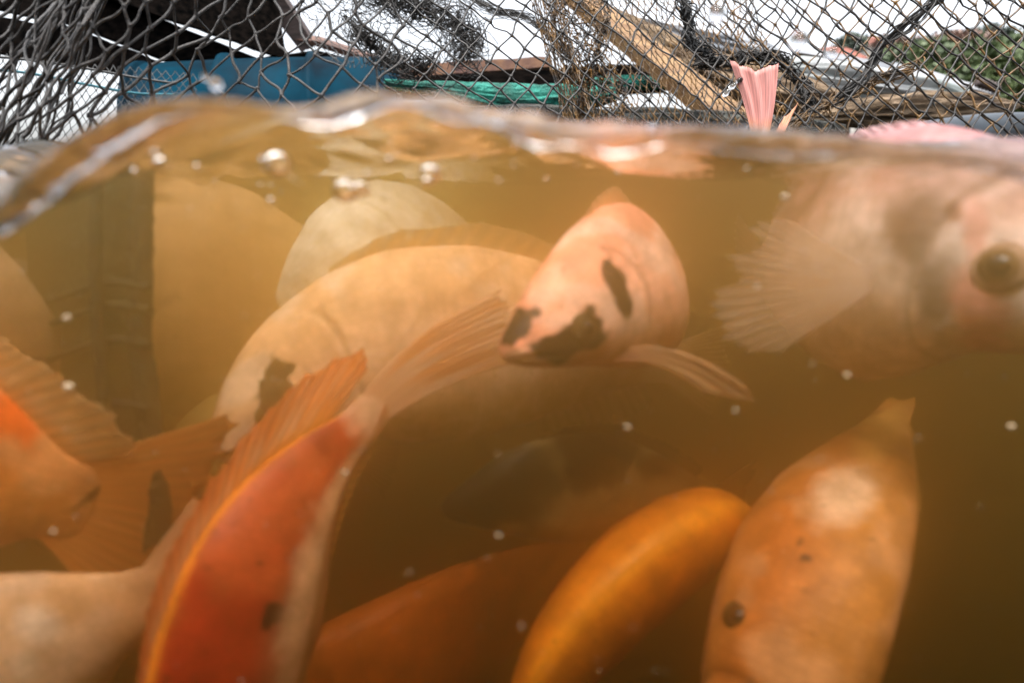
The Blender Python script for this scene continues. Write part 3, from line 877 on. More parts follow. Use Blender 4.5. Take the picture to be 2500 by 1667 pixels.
class Fish:
    def __init__(s, label, spine, up0, up1, H, Wf, back, flank, belly, mott, patches=(), group='farmed red tilapia crowding under the surface',
                 NS=150, NR=80, mott_amt=.5, seed=0, mscale=35, ridge=None, asp=1.0, endc=None):
        s.NS, s.NR = NS, NR
        cpts = [P(*p) for p in spine]
        C = spline(cpts, NS)
        # finer stations at the snout
        tt = np.linspace(0, 1, NS) ** 1.25
        C = np.stack([np.interp(tt, np.linspace(0, 1, NS), C[:, k]) for k in range(3)], 1)
        s.t, s.C = tt, C
        T = norm(np.gradient(C, axis=0))
        s.T = T
        w = smooth(0, 1, tt)[:, None]
        U = Dv(*up0) * (1 - w) + Dv(*up1) * w
        U = norm(U - T * np.sum(U * T, 1, keepdims=True))
        S = np.cross(T, U)
        s.U, s.S = U, S
        s.ht = np.interp(tt, TT, TOPP) * H
        s.hb = np.interp(tt, TT, BOTP) * H * asp
        s.w = np.interp(tt, TT, WIDP) * H * Wf
        for a in ('ht', 'hb', 'w'):
            v = getattr(s, a); k = np.ones(5) / 5
            vv = np.convolve(np.pad(v, 2, mode='edge'), k, 'valid'); vv[:3] = v[:3]; setattr(s, a, vv)
        s.H = H
        th = np.linspace(0, 2 * math.pi, NR, endpoint=False)
        c, sn = np.cos(th), np.sin(th)
        hh = np.where(c[None] > 0, s.ht[:, None], s.hb[:, None])
        # gentle shape features: mouth slit, lips, gill cover edge
        t2 = tt[:, None]
        angle = np.abs(np.degrees(np.arctan2(np.abs(sn), c)))[None]      # 0 at the back, 180 at the belly
        slit_a = 104 + 260 * t2
        slit = np.exp(-((angle - slit_a) / 6.0) ** 2) * smooth(.075, .055, t2) * smooth(-.01, .01, t2)
        lip = (np.exp(-((angle - slit_a + 15) / 9.0) ** 2) + np.exp(-((angle - slit_a - 15) / 9.0) ** 2)) * smooth(.05, .03, t2)
        gx = .255 - .07 * ((angle - 95) / 75.0) ** 2
        gill = np.exp(-((t2 - gx) / .007) ** 2) * smooth(25, 55, angle) * smooth(178, 150, angle)
        gillb = np.exp(-((t2 - gx + .02) / .016) ** 2) * smooth(25, 55, angle) * smooth(178, 150, angle)
        scale = 1 - .28 * slit + .10 * lip - .03 * gill + .02 * gillb
        oy = hh * c[None] * scale
        ox = s.w[:, None] * sn[None] * (1 - .12 * c[None]) * scale
        V = C[:, None] + U[:, None] * oy[..., None] + S[:, None] * ox[..., None]
        flat = V.reshape(-1, 3)
        n1 = nz(flat, 60, seed + .5)
        V = V + norm(V - C[:, None]) * (n1.reshape(NS, NR, 1) * H * .012)
        s.V = V
        flat = V.reshape(-1, 3)
        L = np.concatenate([[0], np.cumsum(np.linalg.norm(np.diff(C, axis=0), axis=1))])
        s.L = L[-1]
        # colours
        back, flank, belly, mott = map(np.array, (back, flank, belly, mott))
        s.flank = flank
        cc = np.broadcast_to(c[None], (NS, NR)).reshape(-1)
        n2 = nz(flat, mscale, seed)
        n3 = nz(flat, mscale * 2.6, seed + 3)
        n4 = nz(flat, mscale * .45, seed + 9)
        n5 = nz(flat, 260, seed + 13)
        k = smooth(-.1, .75, cc + .35 * n4)[:, None]
        kb = smooth(-.05, -.8, cc + .3 * n4)[:, None]
        cl = flank * (1 - k) + back * k
        cl = cl * (1 - kb) + belly * kb
        mm = (smooth(-.05, .45, n2 + .5 * n3) * mott_amt)[:, None]
        cl = cl * (1 - mm) + mott * mm
        if ridge is not None:
            rc, rw = ridge
            q = np.exp(-((1 - cc) / rw) ** 2)[:, None]
            cl = cl * (1 - q) + np.array(rc) * q
        if endc is not None:
            q = np.repeat(smooth(.84, .98, tt), NR)[:, None]
            cl = cl * (1 - q) + np.array(endc) * q
        cl = cl * (1 - .45 * np.maximum(slit, .6 * gill).reshape(-1, 1))
        d = flat - CAM
        zc = d @ FW
        px, py = W0 / 2 + FPX * (d @ RT) / zc, H0 / 2 - FPX * (d @ UP) / zc
        out = norm(flat - np.repeat(C, NR, 0))
        facing = (np.sum(out * d, 1) < 0)
        for (cx, cy_, rx, ry, an, pc, soft) in patches:
            a = rad(an)
            ex = (px - cx) * math.cos(a) + (py - cy_) * math.sin(a)
            ey = -(px - cx) * math.sin(a) + (py - cy_) * math.cos(a)
            q = np.sqrt((ex / rx) ** 2 + (ey / ry) ** 2) + (n2 * .35 + n3 * .55) * (1 if soft < .9 else .5) + n5 * (.45 if soft < .5 else .2)
            q = (smooth(1 + soft * .5, 1 - soft * .5, q) * facing)[:, None]
            cl = cl * (1 - q) + np.array(pc) * q
        u = np.repeat(L, NR) / (s.H * .085)
        arc = np.tile(th, NS) / (2 * math.pi) * (4.2 / .085) * 1.0
        uv = np.stack([u, arc], 1)
        # faces with end caps
        F = []
        i = np.arange(NS - 1)[:, None] * NR; j = np.arange(NR)[None]; jn = (j + 1) % NR
        F = np.stack([i + j, i + NR + j, i + NR + jn, i + jn], -1).reshape(-1, 4).tolist()
        F.append(list(range(NR)))
        F.append([(NS - 1) * NR + q for q in range(NR - 1, -1, -1)])
        s.e = empty('fish', C[NS // 2], label, 'fish', group)
        s.body = mesh_obj('body', flat, F, M_SKIN, s.e, colors=np.clip(cl, 0, 1), uvs=uv)

    def at(s, t, ang, side=1, k=1.0):
        """a point on the skin; ang in degrees from the back (0) to the belly (180), side +1 / -1"""
        i = int(np.argmin(np.abs(s.t - t)))
        a = rad(ang)
        h = s.ht[i] if math.cos(a) > 0 else s.hb[i]
        return s.C[i] + (s.U[i] * h * math.cos(a) + s.S[i] * s.w[i] * math.sin(a) * side * (1 - .12 * math.cos(a))) * k, i

    def find(s, px, py):
        best = None
        for side in (-1, 1):
          for t in np.linspace(.05, .6, 56):
            for ang in range(20, 165, 5):
                p, i = s.at(t, ang, side)
                x, y = proj(p)
                if (p - s.C[i]) @ (p - CAM) > 0: continue
                d = math.hypot(x - px, y - py)
                if best is None or d < best[0]: best = (d, t, ang, side)
        return best[1:]

    def eye(s, side, t=.135, ang=58, r=.105, dark=False, iris=None, px=None, ring=None):
        if px: t, ang, side = s.find(px[0], px[1])
        p, i = s.at(t, ang, side, .90)
        out = norm(s.at(t, ang, side, 1.0)[0] - s.C[i])
        out = norm(out * .35 + s.S[i] * side * .8 + (-FW * .35 if px else 0 * FW))
        R = s.H * r
        T = s.T[i]; U2 = np.cross(out, T)
        def cap(c, R, z0, zs, n=20, m=12):
            V = [c + out * R * zs]
            for a in range(1, m + 1):
                ph = a / m * math.pi / 2
                for b in range(n):
                    th = b / n * 2 * math.pi
                    V.append(c + out * (R * zs * math.cos(ph)) + (T * math.cos(th) + U2 * math.sin(th)) * R * math.sin(ph))
            F = [(0, 1 + b, 1 + (b + 1) % n) for b in range(n)]
            for a in range(m - 1):
                for b in range(n):
                    F.append((1 + a * n + b, 1 + (a + 1) * n + b, 1 + (a + 1) * n + (b + 1) % n, 1 + a * n + (b + 1) % n))
            F.append(tuple(1 + (m - 1) * n + b for b in range(n)))
            return V, F
        s.es = side
        V, F = cap(p, R, 0, .55)
        e = mesh_obj('eye', V, F, ring or M_IRISDARK, s.e)
        V, F = cap(p + out * R * .30, R * .70, 0, .42)
        mesh_obj('iris', V, F, iris or (M_IRISDARK if dark else M_IRIS), e)
        V, F = cap(p + out * R * .46, R * .42, 0, .5)
        mesh_obj('pupil', V, F, M_PUPIL, e)
        return e

    def fin(s, name, bases, dirs, lens, cA, cB, curve=(0, 0, 0), jag=.12, corr=.00035, op=(.85, .4), thick=.0004, M=14, streak=.5, seed=0, curl=0.0, tipc=None, basec=None):
        if basec is None: basec = s.flank
        basec = np.array(basec)
        """fin membrane with rays; bases (n,3), dirs (n,3), lens (n,)"""
        n = len(bases)
        q = 4
        NCOL = (n - 1) * q + 1
        x = np.linspace(0, n - 1, NCOL)
        ip = lambda a: np.stack([np.interp(x, np.arange(n), np.asarray(a)[:, k]) for k in range(3)], 1)
        B, D = ip(bases), norm(ip(dirs))
        Ls = np.interp(x, np.arange(n), lens)
        r2 = np.random.default_rng(int(seed * 10) + 5)
        jr = r2.uniform(-jag, jag * .6, n)
        Ls = Ls * (1 + np.interp(x, np.arange(n), jr)) * (1 - jag * .35 * (np.abs(np.sin(math.pi * x)) ** .7))
        tang = np.gradient(B, axis=0)
        N = norm(np.cross(D, np.where(np.linalg.norm(tang, axis=1, keepdims=True) > 1e-7, tang, D[:, [1, 2, 0]])))
        dd = np.gradient(D, axis=0)
        alt = np.cross(D, dd)
        use = np.linalg.norm(alt, axis=1) > 1e-3
        if use.mean() > .6 and np.linalg.norm(tang, axis=1).mean() < np.median(lens) * .02:
            N = norm(alt)
        cv = RT * curve[0] + UP * curve[1] + FW * curve[2]
        ss = np.linspace(0, 1, M + 1)
        cA, cB = np.array(cA), np.array(cB)
        V, C = [], []
        rayc = r2.uniform(0, 1, n)
        sg = np.interp(x, np.arange(n), rayc)
        ray = np.cos(2 * math.pi * x) * .5 + .5
        for k, sv in enumerate(ss):
            p = B + D * (Ls * sv)[:, None] + cv[None] * (Ls * sv ** 2)[:, None]
            p = p + N * ((corr * np.cos(2 * math.pi * x) * (.3 + sv)) + curl * np.sin(x * 1.3 + 3 * sv) * sv)[:, None]
            V.append(p)
            mixv = np.clip(streak * ray + (1 - streak) * sg + .25 * np.sin(9 * sv + 6 * sg), 0, 1)[:, None]
            c = cA * (1 - mixv) + cB * mixv
            kb = smooth(.0, .38, sv)
            c = basec * (1 - kb) + c * kb
            if tipc is not None:
                c = c * (1 - sv ** 1.5) + np.array(tipc) * sv ** 1.5
            al = (op[0] + (op[1] - op[0]) * sv) * (.72 + .28 * ray) + .15 * ray
            C.append(np.hstack([c, np.clip(al, 0, 1)[:, None]]))
        V, C = np.array(V), np.array(C)
        th = (thick * (1.1 - ss))[:, None, None]
        Vf, Vb = V + N[None] * th, V - N[None] * th
        R, K = V.shape[:2]
        allV = np.vstack([Vf.reshape(-1, 3), Vb.reshape(-1, 3)])
        allC = np.vstack([C.reshape(-1, 4)] * 2)
        i = np.arange(R - 1)[:, None] * K; j = np.arange(K - 1)[None]
        Fq = np.stack([i + j, i + j + 1, i + K + j + 1, i + K + j], -1).reshape(-1, 4)
        Fb = Fq[:, ::-1] + R * K
        edge = [(a, a + 1, a + 1 + R * K, a + R * K) for a in range((R - 1) * K, R * K - 1)]
        F = Fq.tolist() + Fb.tolist() + edge
        uvs = np.stack([np.tile(np.tile(x, R), 2), np.tile(np.repeat(ss * 8, K), 2)], 1)
        return mesh_obj(name, allV, F, M_FIN, s.e, colors=allC, uvs=uvs)

    def dorsal(s, cA, cB, t0=.28, t1=.86, n=22, h=.55, lean=.9, side=0.0, endlen=1.0, **kw):
        ts = np.linspace(t0, t1, n)
        b, d, l = [], [], []
        for q, t in enumerate(ts):
            p, i = s.at(t, 0, 1, .95)
            f = q / (n - 1)
            b.append(p); d.append(s.U[i] * (1 - .25 * f) + s.T[i] * (lean * (.55 + .7 * f)) + s.S[i] * side)
            l.append(s.H * h * (.35 + .65 * math.sin(min(1, f * 3.2) * math.pi / 2)) * (1 + (endlen - 1) * smooth(.45, .85, f)) * (1 - .35 * smooth(.93, 1, f)))
        return s.fin('dorsal_fin', b, d, l, cA, cB, **kw)

    def anal(s, cA, cB, t0=.62, t1=.88, n=12, h=.5, lean=.9, **kw):
        ts = np.linspace(t0, t1, n)
        b, d, l = [], [], []
        for q, t in enumerate(ts):
            p, i = s.at(t, 180, 1, .95); f = q / (n - 1)
            b.append(p); d.append(-s.U[i] + s.T[i] * lean * (.6 + .6 * f)); l.append(s.H * h * (.5 + .5 * math.sin(f * 2.6)))
        return s.fin('anal_fin', b, d, l, cA, cB, **kw)

    def tail(s, cA, cB, length=.9, spread=38, n=18, bend=(0, 0, 0), **kw):
        i = s.NS - 1
        b, d, l = [], [], []
        for q in range(n):
            f = q / (n - 1) * 2 - 1
            a = rad(spread) * f
            b.append(s.C[i] + s.U[i] * (s.ht[i] * 1.08 * -f) - s.T[i] * s.H * (.34 - .1 * abs(f)))
            d.append(s.T[i] * math.cos(a) - s.U[i] * math.sin(a) + RT * bend[0] + UP * bend[1] + FW * bend[2])
            l.append(s.H * length * (1 + .10 * abs(f)))
        return s.fin('tail_fin', b, d, l, cA, cB, **kw)

    def pectoral(s, cA, cB, side=1, t=.29, ang=112, length=.85, dirv=None, spread=26, n=12, **kw):
        p, i = s.at(t, ang, side, .97)
        D = norm(s.T[i] * .8 + s.S[i] * side * .55 - s.U[i] * .15) if dirv is None else Dv(*dirv)
        ax = norm(np.cross(D, s.S[i] * side))
        b, d, l = [], [], []
        for q in range(n):
            f = q / (n - 1) * 2 - 1
            a = rad(spread) * f
            b.append(p + ax * s.H * .07 * f); d.append(D * math.cos(a) + ax * math.sin(a)); l.append(s.H * length * (1 - .28 * f * f) * (1 - .12 * f))
        return s.fin('pectoral_fin', b, d, l, cA, cB, **kw)

BLK = (.012, .010, .009)
ORG, DORG, PALE, PINK, CREAM, RED = (.72, .22, .035), (.62, .10, .015), (.95, .72, .58), (.82, .50, .42), (.82, .66, .50), (.62, .07, .02)

# front centre fish, diving to the lower left
f1 = Fish('red orange fish diving across the front with one black flank spot',
          [(500, 2250, .19), (515, 2000, .20), (555, 1720, .205), (625, 1440, .21), (700, 1265, .22), (790, 1135, .232), (880, 1040, .242), (945, 960, .25)],
          (-.55, .2, -.85), (-.8, .50, -.5), .0285, 1.1, (.42, .035, .01), (.44, .045, .012), (.50, .26, .15), (.55, .12, .035),
          patches=[(668, 1492, 24, 24, 0, BLK, .25), (655, 1510, 14, 26, 25, BLK, .25), (765, 1480, 60, 220, 10, (.80, .50, .34), 1.0), (930, 990, 60, 70, 30, (.88, .56, .42), 1.3), (850, 1220, 46, 120, 25, (.84, .52, .34), 1.0)],
          mott_amt=.55, seed=1, ridge=((.85, .30, .03), .05), NS=300, NR=160)
f1.dorsal((.97, .68, .45), (.92, .34, .08), t0=.30, t1=.86, n=26, h=.60, lean=3.4, side=0, endlen=2.3, jag=.10, corr=.0003, op=(.9, .6), streak=.45, seed=1, tipc=(.85, .22, .05), basec=(.9, .36, .05))
f1.tail((.92, .72, .62), (.9, .36, .12), length=2.5, spread=11, n=15, bend=(.14, -.04, .05), curve=(.26, -.14, 0), jag=.10, corr=.0003, op=(.9, .5), seed=2, streak=.3, basec=(.88, .56, .42))
f1.anal((.7, .4, .1), (.6, .25, .05), h=.22, lean=2.2, op=(.7, .4))

# large pale fish behind it, facing left
f2 = Fish('large pale peach fish facing left, dark grey patch above its eye',
          [(520, 1120, 0.269), (590, 1050, 0.273), (690, 965, 0.284), (820, 900, 0.296), (1000, 855, 0.308), (1250, 840, 0.332), (1500, 860, 0.363), (1680, 890, 0.395)],
          (-.55, .8, -.25), (0, 1, -.2), 0.0521, 1.0, (.97, .60, .38), (.97, .68, .56), (.70, .50, .32), (.99, .82, .74),
          patches=[(662, 940, 42, 68, 5, (.05, .05, .035), .35), (655, 1025, 34, 34, 0, (.05, .05, .035), .4), (655, 1090, 14, 8, 0, (.2, .1, .05), .6)],
          mott_amt=.6, seed=3, NS=280, NR=160)
f2.eye(-1, px=(655, 1020), r=.115, dark=True)
f2.eye(-f2.es, t=.125, ang=62, r=.115, dark=True)
f2.dorsal((.85, .62, .36), (.80, .5, .22), t0=.26, t1=.85, h=.34, lean=.9, op=(.9, .5), seed=3)
f2.anal((.6, .5, .3), (.6, .4, .2), h=.45, seed=3)
f2.tail((.8, .6, .4), (.75, .4, .15), length=1.0, spread=24, seed=3)
f2.pectoral((.8, .6, .4), (.7, .45, .25), side=f2.es, seed=4, op=(.5, .3))

# black patched fish facing the camera
f3 = Fish('salmon pink fish with black blotches around its eye and nose',
          [(1232, 872, 0.215), (1275, 840, 0.220), (1340, 800, 0.228), (1430, 750, 0.239), (1515, 710, 0.261), (1570, 690, 0.295), (1590, 690, 0.344), (1570, 700, 0.394)],
          (-.42, .85, -.35), (-.1, 1, .1), 0.0377, 1.25, (.90, .36, .24), (.92, .48, .36), (.66, .34, .20), (.95, .66, .56),
          patches=[(1268, 784, 50, 32, -25, BLK, .4), (1240, 812, 22, 32, 20, BLK, .4), (1352, 856, 48, 42, -50, BLK, .4), (1394, 824, 48, 42, -60, BLK, .4), (1440, 800, 44, 48, 0, BLK, .45),
                   (1512, 712, 24, 72, -22, (.02, .015, .01), .45), (1320, 905, 90, 22, 25, (.62, .36, .24), .7), (1280, 915, 55, 24, 25, (.42, .10, .04), .5)],
          mott_amt=.6, seed=5, NS=300, NR=170, mscale=45)
f3.eye(-1, px=(1436, 800), r=.16, dark=True)
f3.eye(-f3.es, t=.15, ang=60, r=.15, dark=True)
_t, _a, _s = f3.find(1500, 872)
f3.pectoral((.86, .56, .38), (.85, .5, .28), side=_s, dirv=(1.0, .22, .05), length=1.55, spread=2.5, n=7, curve=(.0, -.5, 0), op=(.8, .5), ang=_a, t=_t, seed=6)
f3.dorsal((.8, .5, .3), (.8, .4, .2), h=.35, seed=5)
f3.tail((.8, .5, .3), (.8, .4, .2), seed=5)

# big pink fish at the right
f4 = Fish('big pale pink fish at the right, its back out of the water',
          [(2720, 835, 0.195), (2680, 810, 0.198), (2580, 745, 0.205), (2440, 675, 0.216), (2260, 635, 0.238), (2080, 640, 0.273), (1930, 655, 0.317), (1840, 670, 0.370)],
          (.0, 1, -.15), (-.05, 1, 0), 0.0530, 1.1, (.80, .46, .42), (.95, .78, .74), (.80, .62, .5), (.97, .84, .84),
          patches=[(2235, 560, 80, 85, 0, (.30, .19, .17), 1.2), (2330, 520, 24, 26, 0, (.30, .16, .14), 1.0), (2280, 690, 60, 120, 0, (.42, .34, .32), 1.3), (2390, 760, 60, 110, -20, (.80, .40, .34), 1.0), (2380, 560, 34, 70, 0, (.82, .45, .42), 1.0)],
          mott_amt=.5, seed=7, NS=280, NR=160, ridge=((.30, .13, .12), .34))  # ridge paints the back darker to hold down bright daylight above water
f4.eye(-1, px=(2448, 650), r=.175, ring=M_RING)
f4.eye(-f4.es, t=.165, ang=66, r=.165)
_t, _a, _s = f4.find(2130, 700)
f4.pectoral((.85, .66, .56), (.78, .54, .42), side=_s, dirv=(-1, -.05, -.30), length=1.25, spread=27, n=18, op=(.42, .10), t=_t, ang=_a, seed=7, streak=.3, corr=.0002)
f4.dorsal((.84, .52, .5), (.84, .6, .6), t0=.3, t1=.8, h=.22, lean=1.8, seed=7)
f4.tail((.8, .6, .5), (.8, .5, .4), seed=7)

# lower right pale orange fish
f5 = Fish('pale orange fish with two small black dots at the lower right, head down',
          [(1800, 2250, .185), (1820, 2050, .19), (1850, 1850, .20), (1905, 1620, .21), (1975, 1400, .225), (2050, 1220, .25), (2130, 1080, .285), (2195, 985, .32)],
          (.72, .25, -.75), (.8, .1, -.5), .031, 1.45, (.58, .25, .07), (.54, .17, .035), (.52, .22, .06), (.66, .34, .18),
          patches=[(1966, 1362, 17, 10, 0, BLK, .2), (1952, 1325, 7, 14, 30, BLK, .3), (2060, 1210, 80, 60, -30, (.88, .62, .50), 1.2), (2150, 1040, 50, 80, 30, (.86, .50, .16), 1.0), (2120, 1520, 8, 8, 0, (.4, .15, .05), .5)],
          mott_amt=.7, seed=9, NS=280, NR=160, mscale=42)
f5.eye(-1, px=(1790, 1490), r=.19)
f5.tail((.8, .45, .12), (.75, .35, .1), length=.5, spread=-8, n=10, jag=.03, op=(1.1, .6), seed=9)
f5.dorsal((.82, .5, .2), (.8, .4, .1), t0=.5, t1=.88, h=.12, lean=2.4, seed=9)

# golden orange fish with a bright ridge
f6 = Fish('golden orange fish with a bright yellow line along its back, curving at the lower middle',
          [(1850, 1290, 0.281), (1800, 1275, 0.276), (1720, 1285, 0.267), (1600, 1360, 0.258), (1470, 1480, 0.248), (1350, 1640, 0.239), (1270, 1850, 0.230), (1220, 2100, 0.230)],
          (-.15, .6, -1), (-.45, .35, -1), 0.0313, 1.35, (.78, .24, .015), (.66, .13, .01), (.36, .07, .01), (.80, .30, .03),
          mott_amt=.35, seed=11, ridge=((.95, .36, .02), .03))
f6.eye(-1, t=.13, ang=70, r=.12); f6.eye(1, t=.13, ang=70, r=.12)
f6.dorsal((1, .62, .1), (1, .5, .06), t0=.32, t1=.85, h=.10, lean=2.8, seed=11, op=(1, 1))
f6.tail((.8, .4, .1), (.8, .3, .05), seed=11)

f7 = Fish('deep orange brown fish lying low at the bottom middle, tail to the right',
          [(300, 1900, .25), (450, 1850, .26), (650, 1770, .27), (850, 1690, .28), (1050, 1590, .30), (1230, 1470, .33), (1350, 1390, .36), (1430, 1345, .39)],
          (-.1, .9, -.5), (-.3, .9, -.4), .043, 1.1, (.62, .15, .015), (.50, .09, .01), (.30, .05, .01), (.64, .20, .03), mott_amt=.4, seed=13)
f7.dorsal((.62, .18, .02), (.58, .15, .015), h=.12, lean=3.2, jag=.03, seed=13, op=(1.2, .7))
f7.tail((.6, .25, .05), (.6, .2, .04), spread=20, length=.8, seed=13, op=(.6, .3))

f8 = Fish('orange fish entering from the left edge with a ragged tail fin and a dark smudge',
          [(-800, 1080, .20), (-500, 1110, .205), (-200, 1150, .21), (20, 1190, .215), (150, 1220, .22), (225, 1235, .225)],
          (.15, 1, -.1), (.2, 1, -.1), .052, 1.0, (.85, .20, .02), (.88, .36, .10), (.80, .36, .12), (.92, .52, .26),
          patches=[(30, 1010, 60, 90, -40, (.85, .13, .01), .8), (232, 1205, 60, 13, -38, (.06, .03, .01), .6)], mott_amt=.6, seed=15)
f8.tail((.95, .46, .16), (.92, .36, .09), length=1.0, spread=38, n=18, streak=.15, corr=.0001, op=(1.3, 1.0), seed=15, tipc=(.60, .22, .06))
f8.dorsal((.85, .55, .3), (.8, .4, .14), t0=.35, t1=.93, n=24, h=.30, lean=1.1, endlen=1.5, jag=.10, corr=.00015, streak=.25, op=(.85, .5), seed=16)

f9 = Fish('pale tan and pink fish filling the bottom left corner behind the red orange fish',
          [(-420, 1890, 0.204), (-260, 1800, 0.207), (-90, 1690, 0.211), (90, 1590, 0.214), (270, 1500, 0.217), (430, 1420, 0.222)],
          (-.5, .85, -.2), (-.6, .8, -.2), 0.0365, 1.1, (.72, .43, .27), (.70, .40, .25), (.6, .36, .22), (.82, .58, .48),
          patches=[(90, 1530, 60, 50, 30, (.86, .70, .66), 1.0), (60, 1620, 40, 40, 0, (.86, .68, .6), 1.0)], mott_amt=.7, seed=17, endc=(.70, .40, .25))
f9.tail((.84, .54, .36), (.82, .48, .30), length=.8, spread=30, n=22, op=(1.2, .8), jag=.05, corr=.0001, seed=17, streak=.12, basec=(.95, .66, .46))

f10 = Fish('pale grey white fish behind the large peach fish, its back just under the surface',
           [(690, 760, 0.336), (720, 730, 0.336), (790, 680, 0.343), (890, 640, 0.360), (1000, 640, 0.400), (1120, 660, 0.457), (1250, 680, 0.528)],
           (-.5, .9, -.1), (0, 1, -.1), 0.0543, 1.2, (.95, .92, .90), (.97, .95, .93), (.9, .85, .8), (.97, .95, .95), mott_amt=.3, seed=19, mscale=20)
f10.tail((.8, .7, .6), (.7, .6, .5), seed=19)

f11 = Fish('dark mottled olive fish deep in the murk at the centre with a black head',
           [(1075, 1240, 0.256), (1110, 1235, 0.256), (1180, 1220, 0.258), (1300, 1200, 0.261), (1450, 1190, 0.276), (1620, 1200, 0.289), (1760, 1220, 0.303)],
           (-.1, 1, -.3), (0, 1, -.2), 0.0261, 1.1, (.02, .022, .012), (.12, .10, .05), (.36, .26, .11), (.40, .30, .13),
           patches=[(1195, 1200, 150, 100, 0, (.002, .002, .002), .7), (1440, 1140, 50, 60, 0, (.003, .003, .003), .7), (1610, 1140, 50, 50, 0, (.004, .004, .004), .7)],
           mott_amt=.5, seed=21, mscale=30)
f11.dorsal((.1, .08, .04), (.08, .06, .03), h=.3, seed=21)
f11.tail((.1, .08, .04), (.08, .06, .03), seed=21)

f12 = Fish('small yellow green fish head with a dark eye behind the front fish fin',
           [(395, 1235, 0.357), (420, 1215, 0.357), (470, 1180, 0.361), (550, 1130, 0.374), (660, 1090, 0.391), (800, 1080, 0.408), (900, 1090, 0.425)],
           (-.5, .9, -.2), (0, 1, -.2), 0.0425, 1.0, (.50, .42, .16), (.50, .40, .16), (.40, .34, .14), (.55, .45, .2),
           patches=[(472, 1178, 36, 36, 0, (.05, .05, .02), .6)], mott_amt=.4, seed=23)
f12.eye(-1, t=.14, ang=70, r=.14, dark=True)
f12.tail((.5, .4, .2), (.5, .35, .15), seed=23)

f13 = Fish('tan pink fish at the left edge behind the algae net, above the orange fish',
           [(-520, 620, 0.276), (-400, 650, 0.276), (-250, 710, 0.276), (-100, 790, 0.285), (40, 880, 0.294), (130, 960, 0.304), (190, 1020, 0.308)],
           (.5, .9, -.1), (.5, .9, -.1), 0.0423, 1.0, (.66, .42, .26), (.66, .38, .18), (.6, .36, .16), (.75, .5, .36), mott_amt=.5, seed=25)
f13.tail((.7, .45, .2), (.6, .3, .1), length=.7, seed=25, op=(.8, .5))
f13b = Fish('pinkish fish nosing up at the left edge under the wave',
           [(90, 655, .40), (70, 660, .40), (10, 680, .40), (-80, 700, .41), (-200, 720, .42), (-330, 740, .44)],
           (0, 1, -.3), (0, 1, -.2), .034, 1.0, (.70, .46, .36), (.70, .46, .36), (.5, .3, .2), (.8, .6, .5), mott_amt=.5, seed=26, NS=90, NR=50)
f13b.tail((.7, .45, .3), (.6, .3, .2), seed=26)

# fish whose tail sticks out of the water in front of the net
f14 = Fish('diving fish with its pink and orange tail fin sticking out of the water',
           [(1790, 760, .78), (1795, 700, .74), (1800, 620, .69), (1815, 530, .63), (1838, 445, .575), (1852, 370, .545), (1856, 322, .54)],
           (-1, .1, 0), (-1, 0, -.15), .028, 1.0, (.80, .36, .16), (.84, .40, .2), (.8, .5, .4), (.86, .6, .5), mott_amt=.4, seed=27, NS=110, NR=60)
f14.tail((.78, .42, .38), (.72, .34, .30), length=2.15, spread=13, n=16, bend=(0, 0, 0), curve=(-.14, -.0, 0), jag=.02, corr=.00012, streak=.15, op=(1.0, .9), seed=27, basec=(.85, .36, .08), curl=.002)
f14.fin('fin', [P(1890 + 3 * k, 345, .54) for k in range(6)], [Dv(.22 + .05 * k, 1, 0) for k in range(6)], [.012 + .005 * k for k in range(6)], (.86, .5, .3), (.84, .4, .3), jag=.1, op=(1, .85), seed=28)

f15 = Fish('orange fish shape added for the warm glow of the murk between the algae net and the peach fish',  # body added and coloured to carry the murk's warm glow
           [(180, 755, .40), (330, 750, .40), (480, 750, .40), (640, 750, .41), (800, 750, .42), (950, 755, .44)],
           (0, 1, -.15), (0, 1, -.15), .083, 1.0, (.9, .55, .30), (.9, .55, .30), (.8, .5, .28), (.9, .62, .4), mott_amt=.3, seed=29, NS=90, NR=50)
f15.tail((.8, .4, .2), (.8, .4, .2), seed=29)

# ---------------------------------------------------------------- bubbles, specks, port drops
def ball(name, c, r, mat, label=None, cat=None, group=None, sq=(1, 1, 1), n=20, m=12, kind=None):
    V, F = [], []
    for a in range(m + 1):
        ph = math.pi * a / m
        for b in range(n):
            th = 2 * math.pi * b / n
            V.append(np.array(c) + np.array([math.sin(ph) * math.cos(th) * sq[0], math.sin(ph) * math.sin(th) * sq[1], math.cos(ph) * sq[2]]) * r)
    for a in range(m):
        for b in range(n):
            F.append((a * n + b, (a + 1) * n + b, (a + 1) * n + (b + 1) % n, a * n + (b + 1) % n))
    o = mesh_obj(name, V, F, mat)
    return tag(o, label, cat, group, kind)

bub = [
    (395, 400, .150, 19, 'round bubble at the left under the crest of the wave'),
    (676, 400, .150, 33, 'largest air bubble, left of the centre under the wavy surface'),
    (645, 394, .152, 13, 'small bubble touching the left side of the largest bubble'),
    (1050, 425, .160, 26, 'bright bubble right of the middle of the ripple band'),
    (1042, 445, .158, 14, 'small bubble under the bright one in the ripple band'),
    (842, 465, .160, 30, 'wide faint bubble above the grey white fish'),
    (878, 462, .162, 22, 'second faint bubble just right of the wide one'),
    (330, 420, .160, 9, 'tiny bubble left of the round one'),
    (482, 408, .160, 9, 'tiny bubble between the round bubble and the largest one'),
    (1258, 345, .150, 9, 'tiny bubble high in the ripple band near its middle'),
    (1258, 359, .150, 9, 'tiny bubble just below another high in the ripple band'),
    (950, 392, .160, 9, 'tiny bubble midway between the largest and the bright bubble'),
    (895, 428, .160, 9, 'tiny bubble lower left of the bright bubble'),
    (662, 491, .170, 10, 'small bubble in clear water below the largest bubble'),
    (2105, 373, .140, 12, 'small bubble on the dark waterline below the pink back'),
]
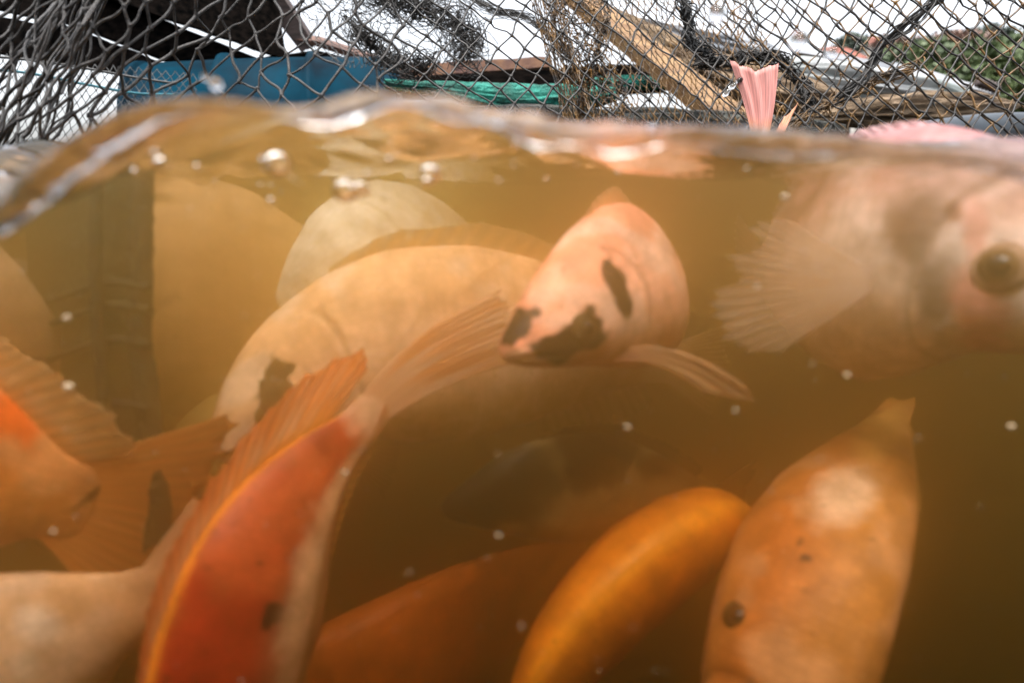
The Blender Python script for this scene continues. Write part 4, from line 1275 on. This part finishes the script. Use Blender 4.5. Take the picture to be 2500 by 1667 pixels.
for px, py, D, rr, lab in bub:
    ball('bubble', P(px, py, D), rr / FPX * D, M_BUBBLE, lab, 'bubble', 'air bubbles under the surface', sq=(1.05, 1, .92))
for k in range(34):
    px = float(np.clip(random.gauss(900, 330), 250, 1900)); D = random.uniform(.145, .19)
    py = random.gauss(440, 26) - (30 if px > 1200 else 0)
    ball('bubble', P(px, py, D), random.uniform(2.5, 6) / FPX * D, M_BUBBLE, 'tiny air bubble among many just under the ripple band', 'bubble', 'tiny air bubbles under the ripple band', n=12, m=8)
specks = [(1916, 481, 11, 'bright white speck high in open water left of the pink fish'), (163, 776, 11, 'round pale speck on the dark algae net, upper one'), (168, 944, 15, 'oval pale speck on the dark algae net, lower one'),
          (1532, 1043, 8, 'pale speck below the black blotched fish'), (1796, 1002, 7, 'pale speck right of the one under the blotched fish'),
          (2469, 1041, 11, 'pale speck in the dark water at the right edge'), (2068, 915, 9, 'pale speck under the pectoral fin of the pink fish'),
          (1218, 1306, 8, 'pale speck below the dark mottled fish'), (843, 1153, 8, 'pale speck on the raised fin end of the front fish'),
          (1508, 420, 8, 'pale speck just under the surface at the middle'), (1822, 413, 7, 'pale speck under the waterline below the pink tail'),
          (1848, 700, 8, 'pale speck beside the pectoral fin of the pink fish'), (130, 1297, 8, 'pale speck on the orange fish at the left edge')]
for px, py, rr, lab in specks:
    D = .17
    ball('speck', P(px, py, D), rr * .8 / FPX * D, M_SPECK, lab, 'floating speck', 'pale food specks drifting in the water', n=10, m=6, sq=(1, .8, .8))
c = [P(random.uniform(0, 2500), random.uniform(480, 1667), random.uniform(.15, .5)) for _ in range(700)]
V, F = blobs(c, rng.uniform(.00012, .0004, len(c)))
tag(mesh_obj('debris', V, F, M_SPECK), 'tiny pale debris drifting throughout the murky water', 'debris', kind='stuff')
for px, py, D, rr, lab in [(527, 206, .16, 15, 'white lens port drop set in the air before the blue drum'), (500, 190, .165, 7, 'tiny lens port drop left above the white one'),
                           (1950, 100, .2, 22, 'blurred lens port drop set in the air left of the trees'), (2030, 130, .2, 14, 'smaller blurred port drop next to the one left of the trees'),
                           (1750, 35, .2, 20, 'blurred lens port drop near the top, right of the middle')]:
    ball('water_drop', P(px, py, D), rr / FPX * D, M_DROP, lab, 'water drop', 'lens port drops set in the air')  # drops from the lens port, stood in mid-air before it
# trickle of water falling from the pink tail fin
pol = rope_polys([[P(1812, 192, .53), P(1795, 205, .53), P(1778, 222, .53), P(1768, 235, .53)]], 24)
V, F = tubes(pol, (.0022 * np.abs(np.sin(np.linspace(.6, 9, 24))) * .5 + .0012)[None], 10)
tag(mesh_obj('trickle', V, F, M_DROP), 'clear trickle of water running off the pink tail fin', 'water drop')
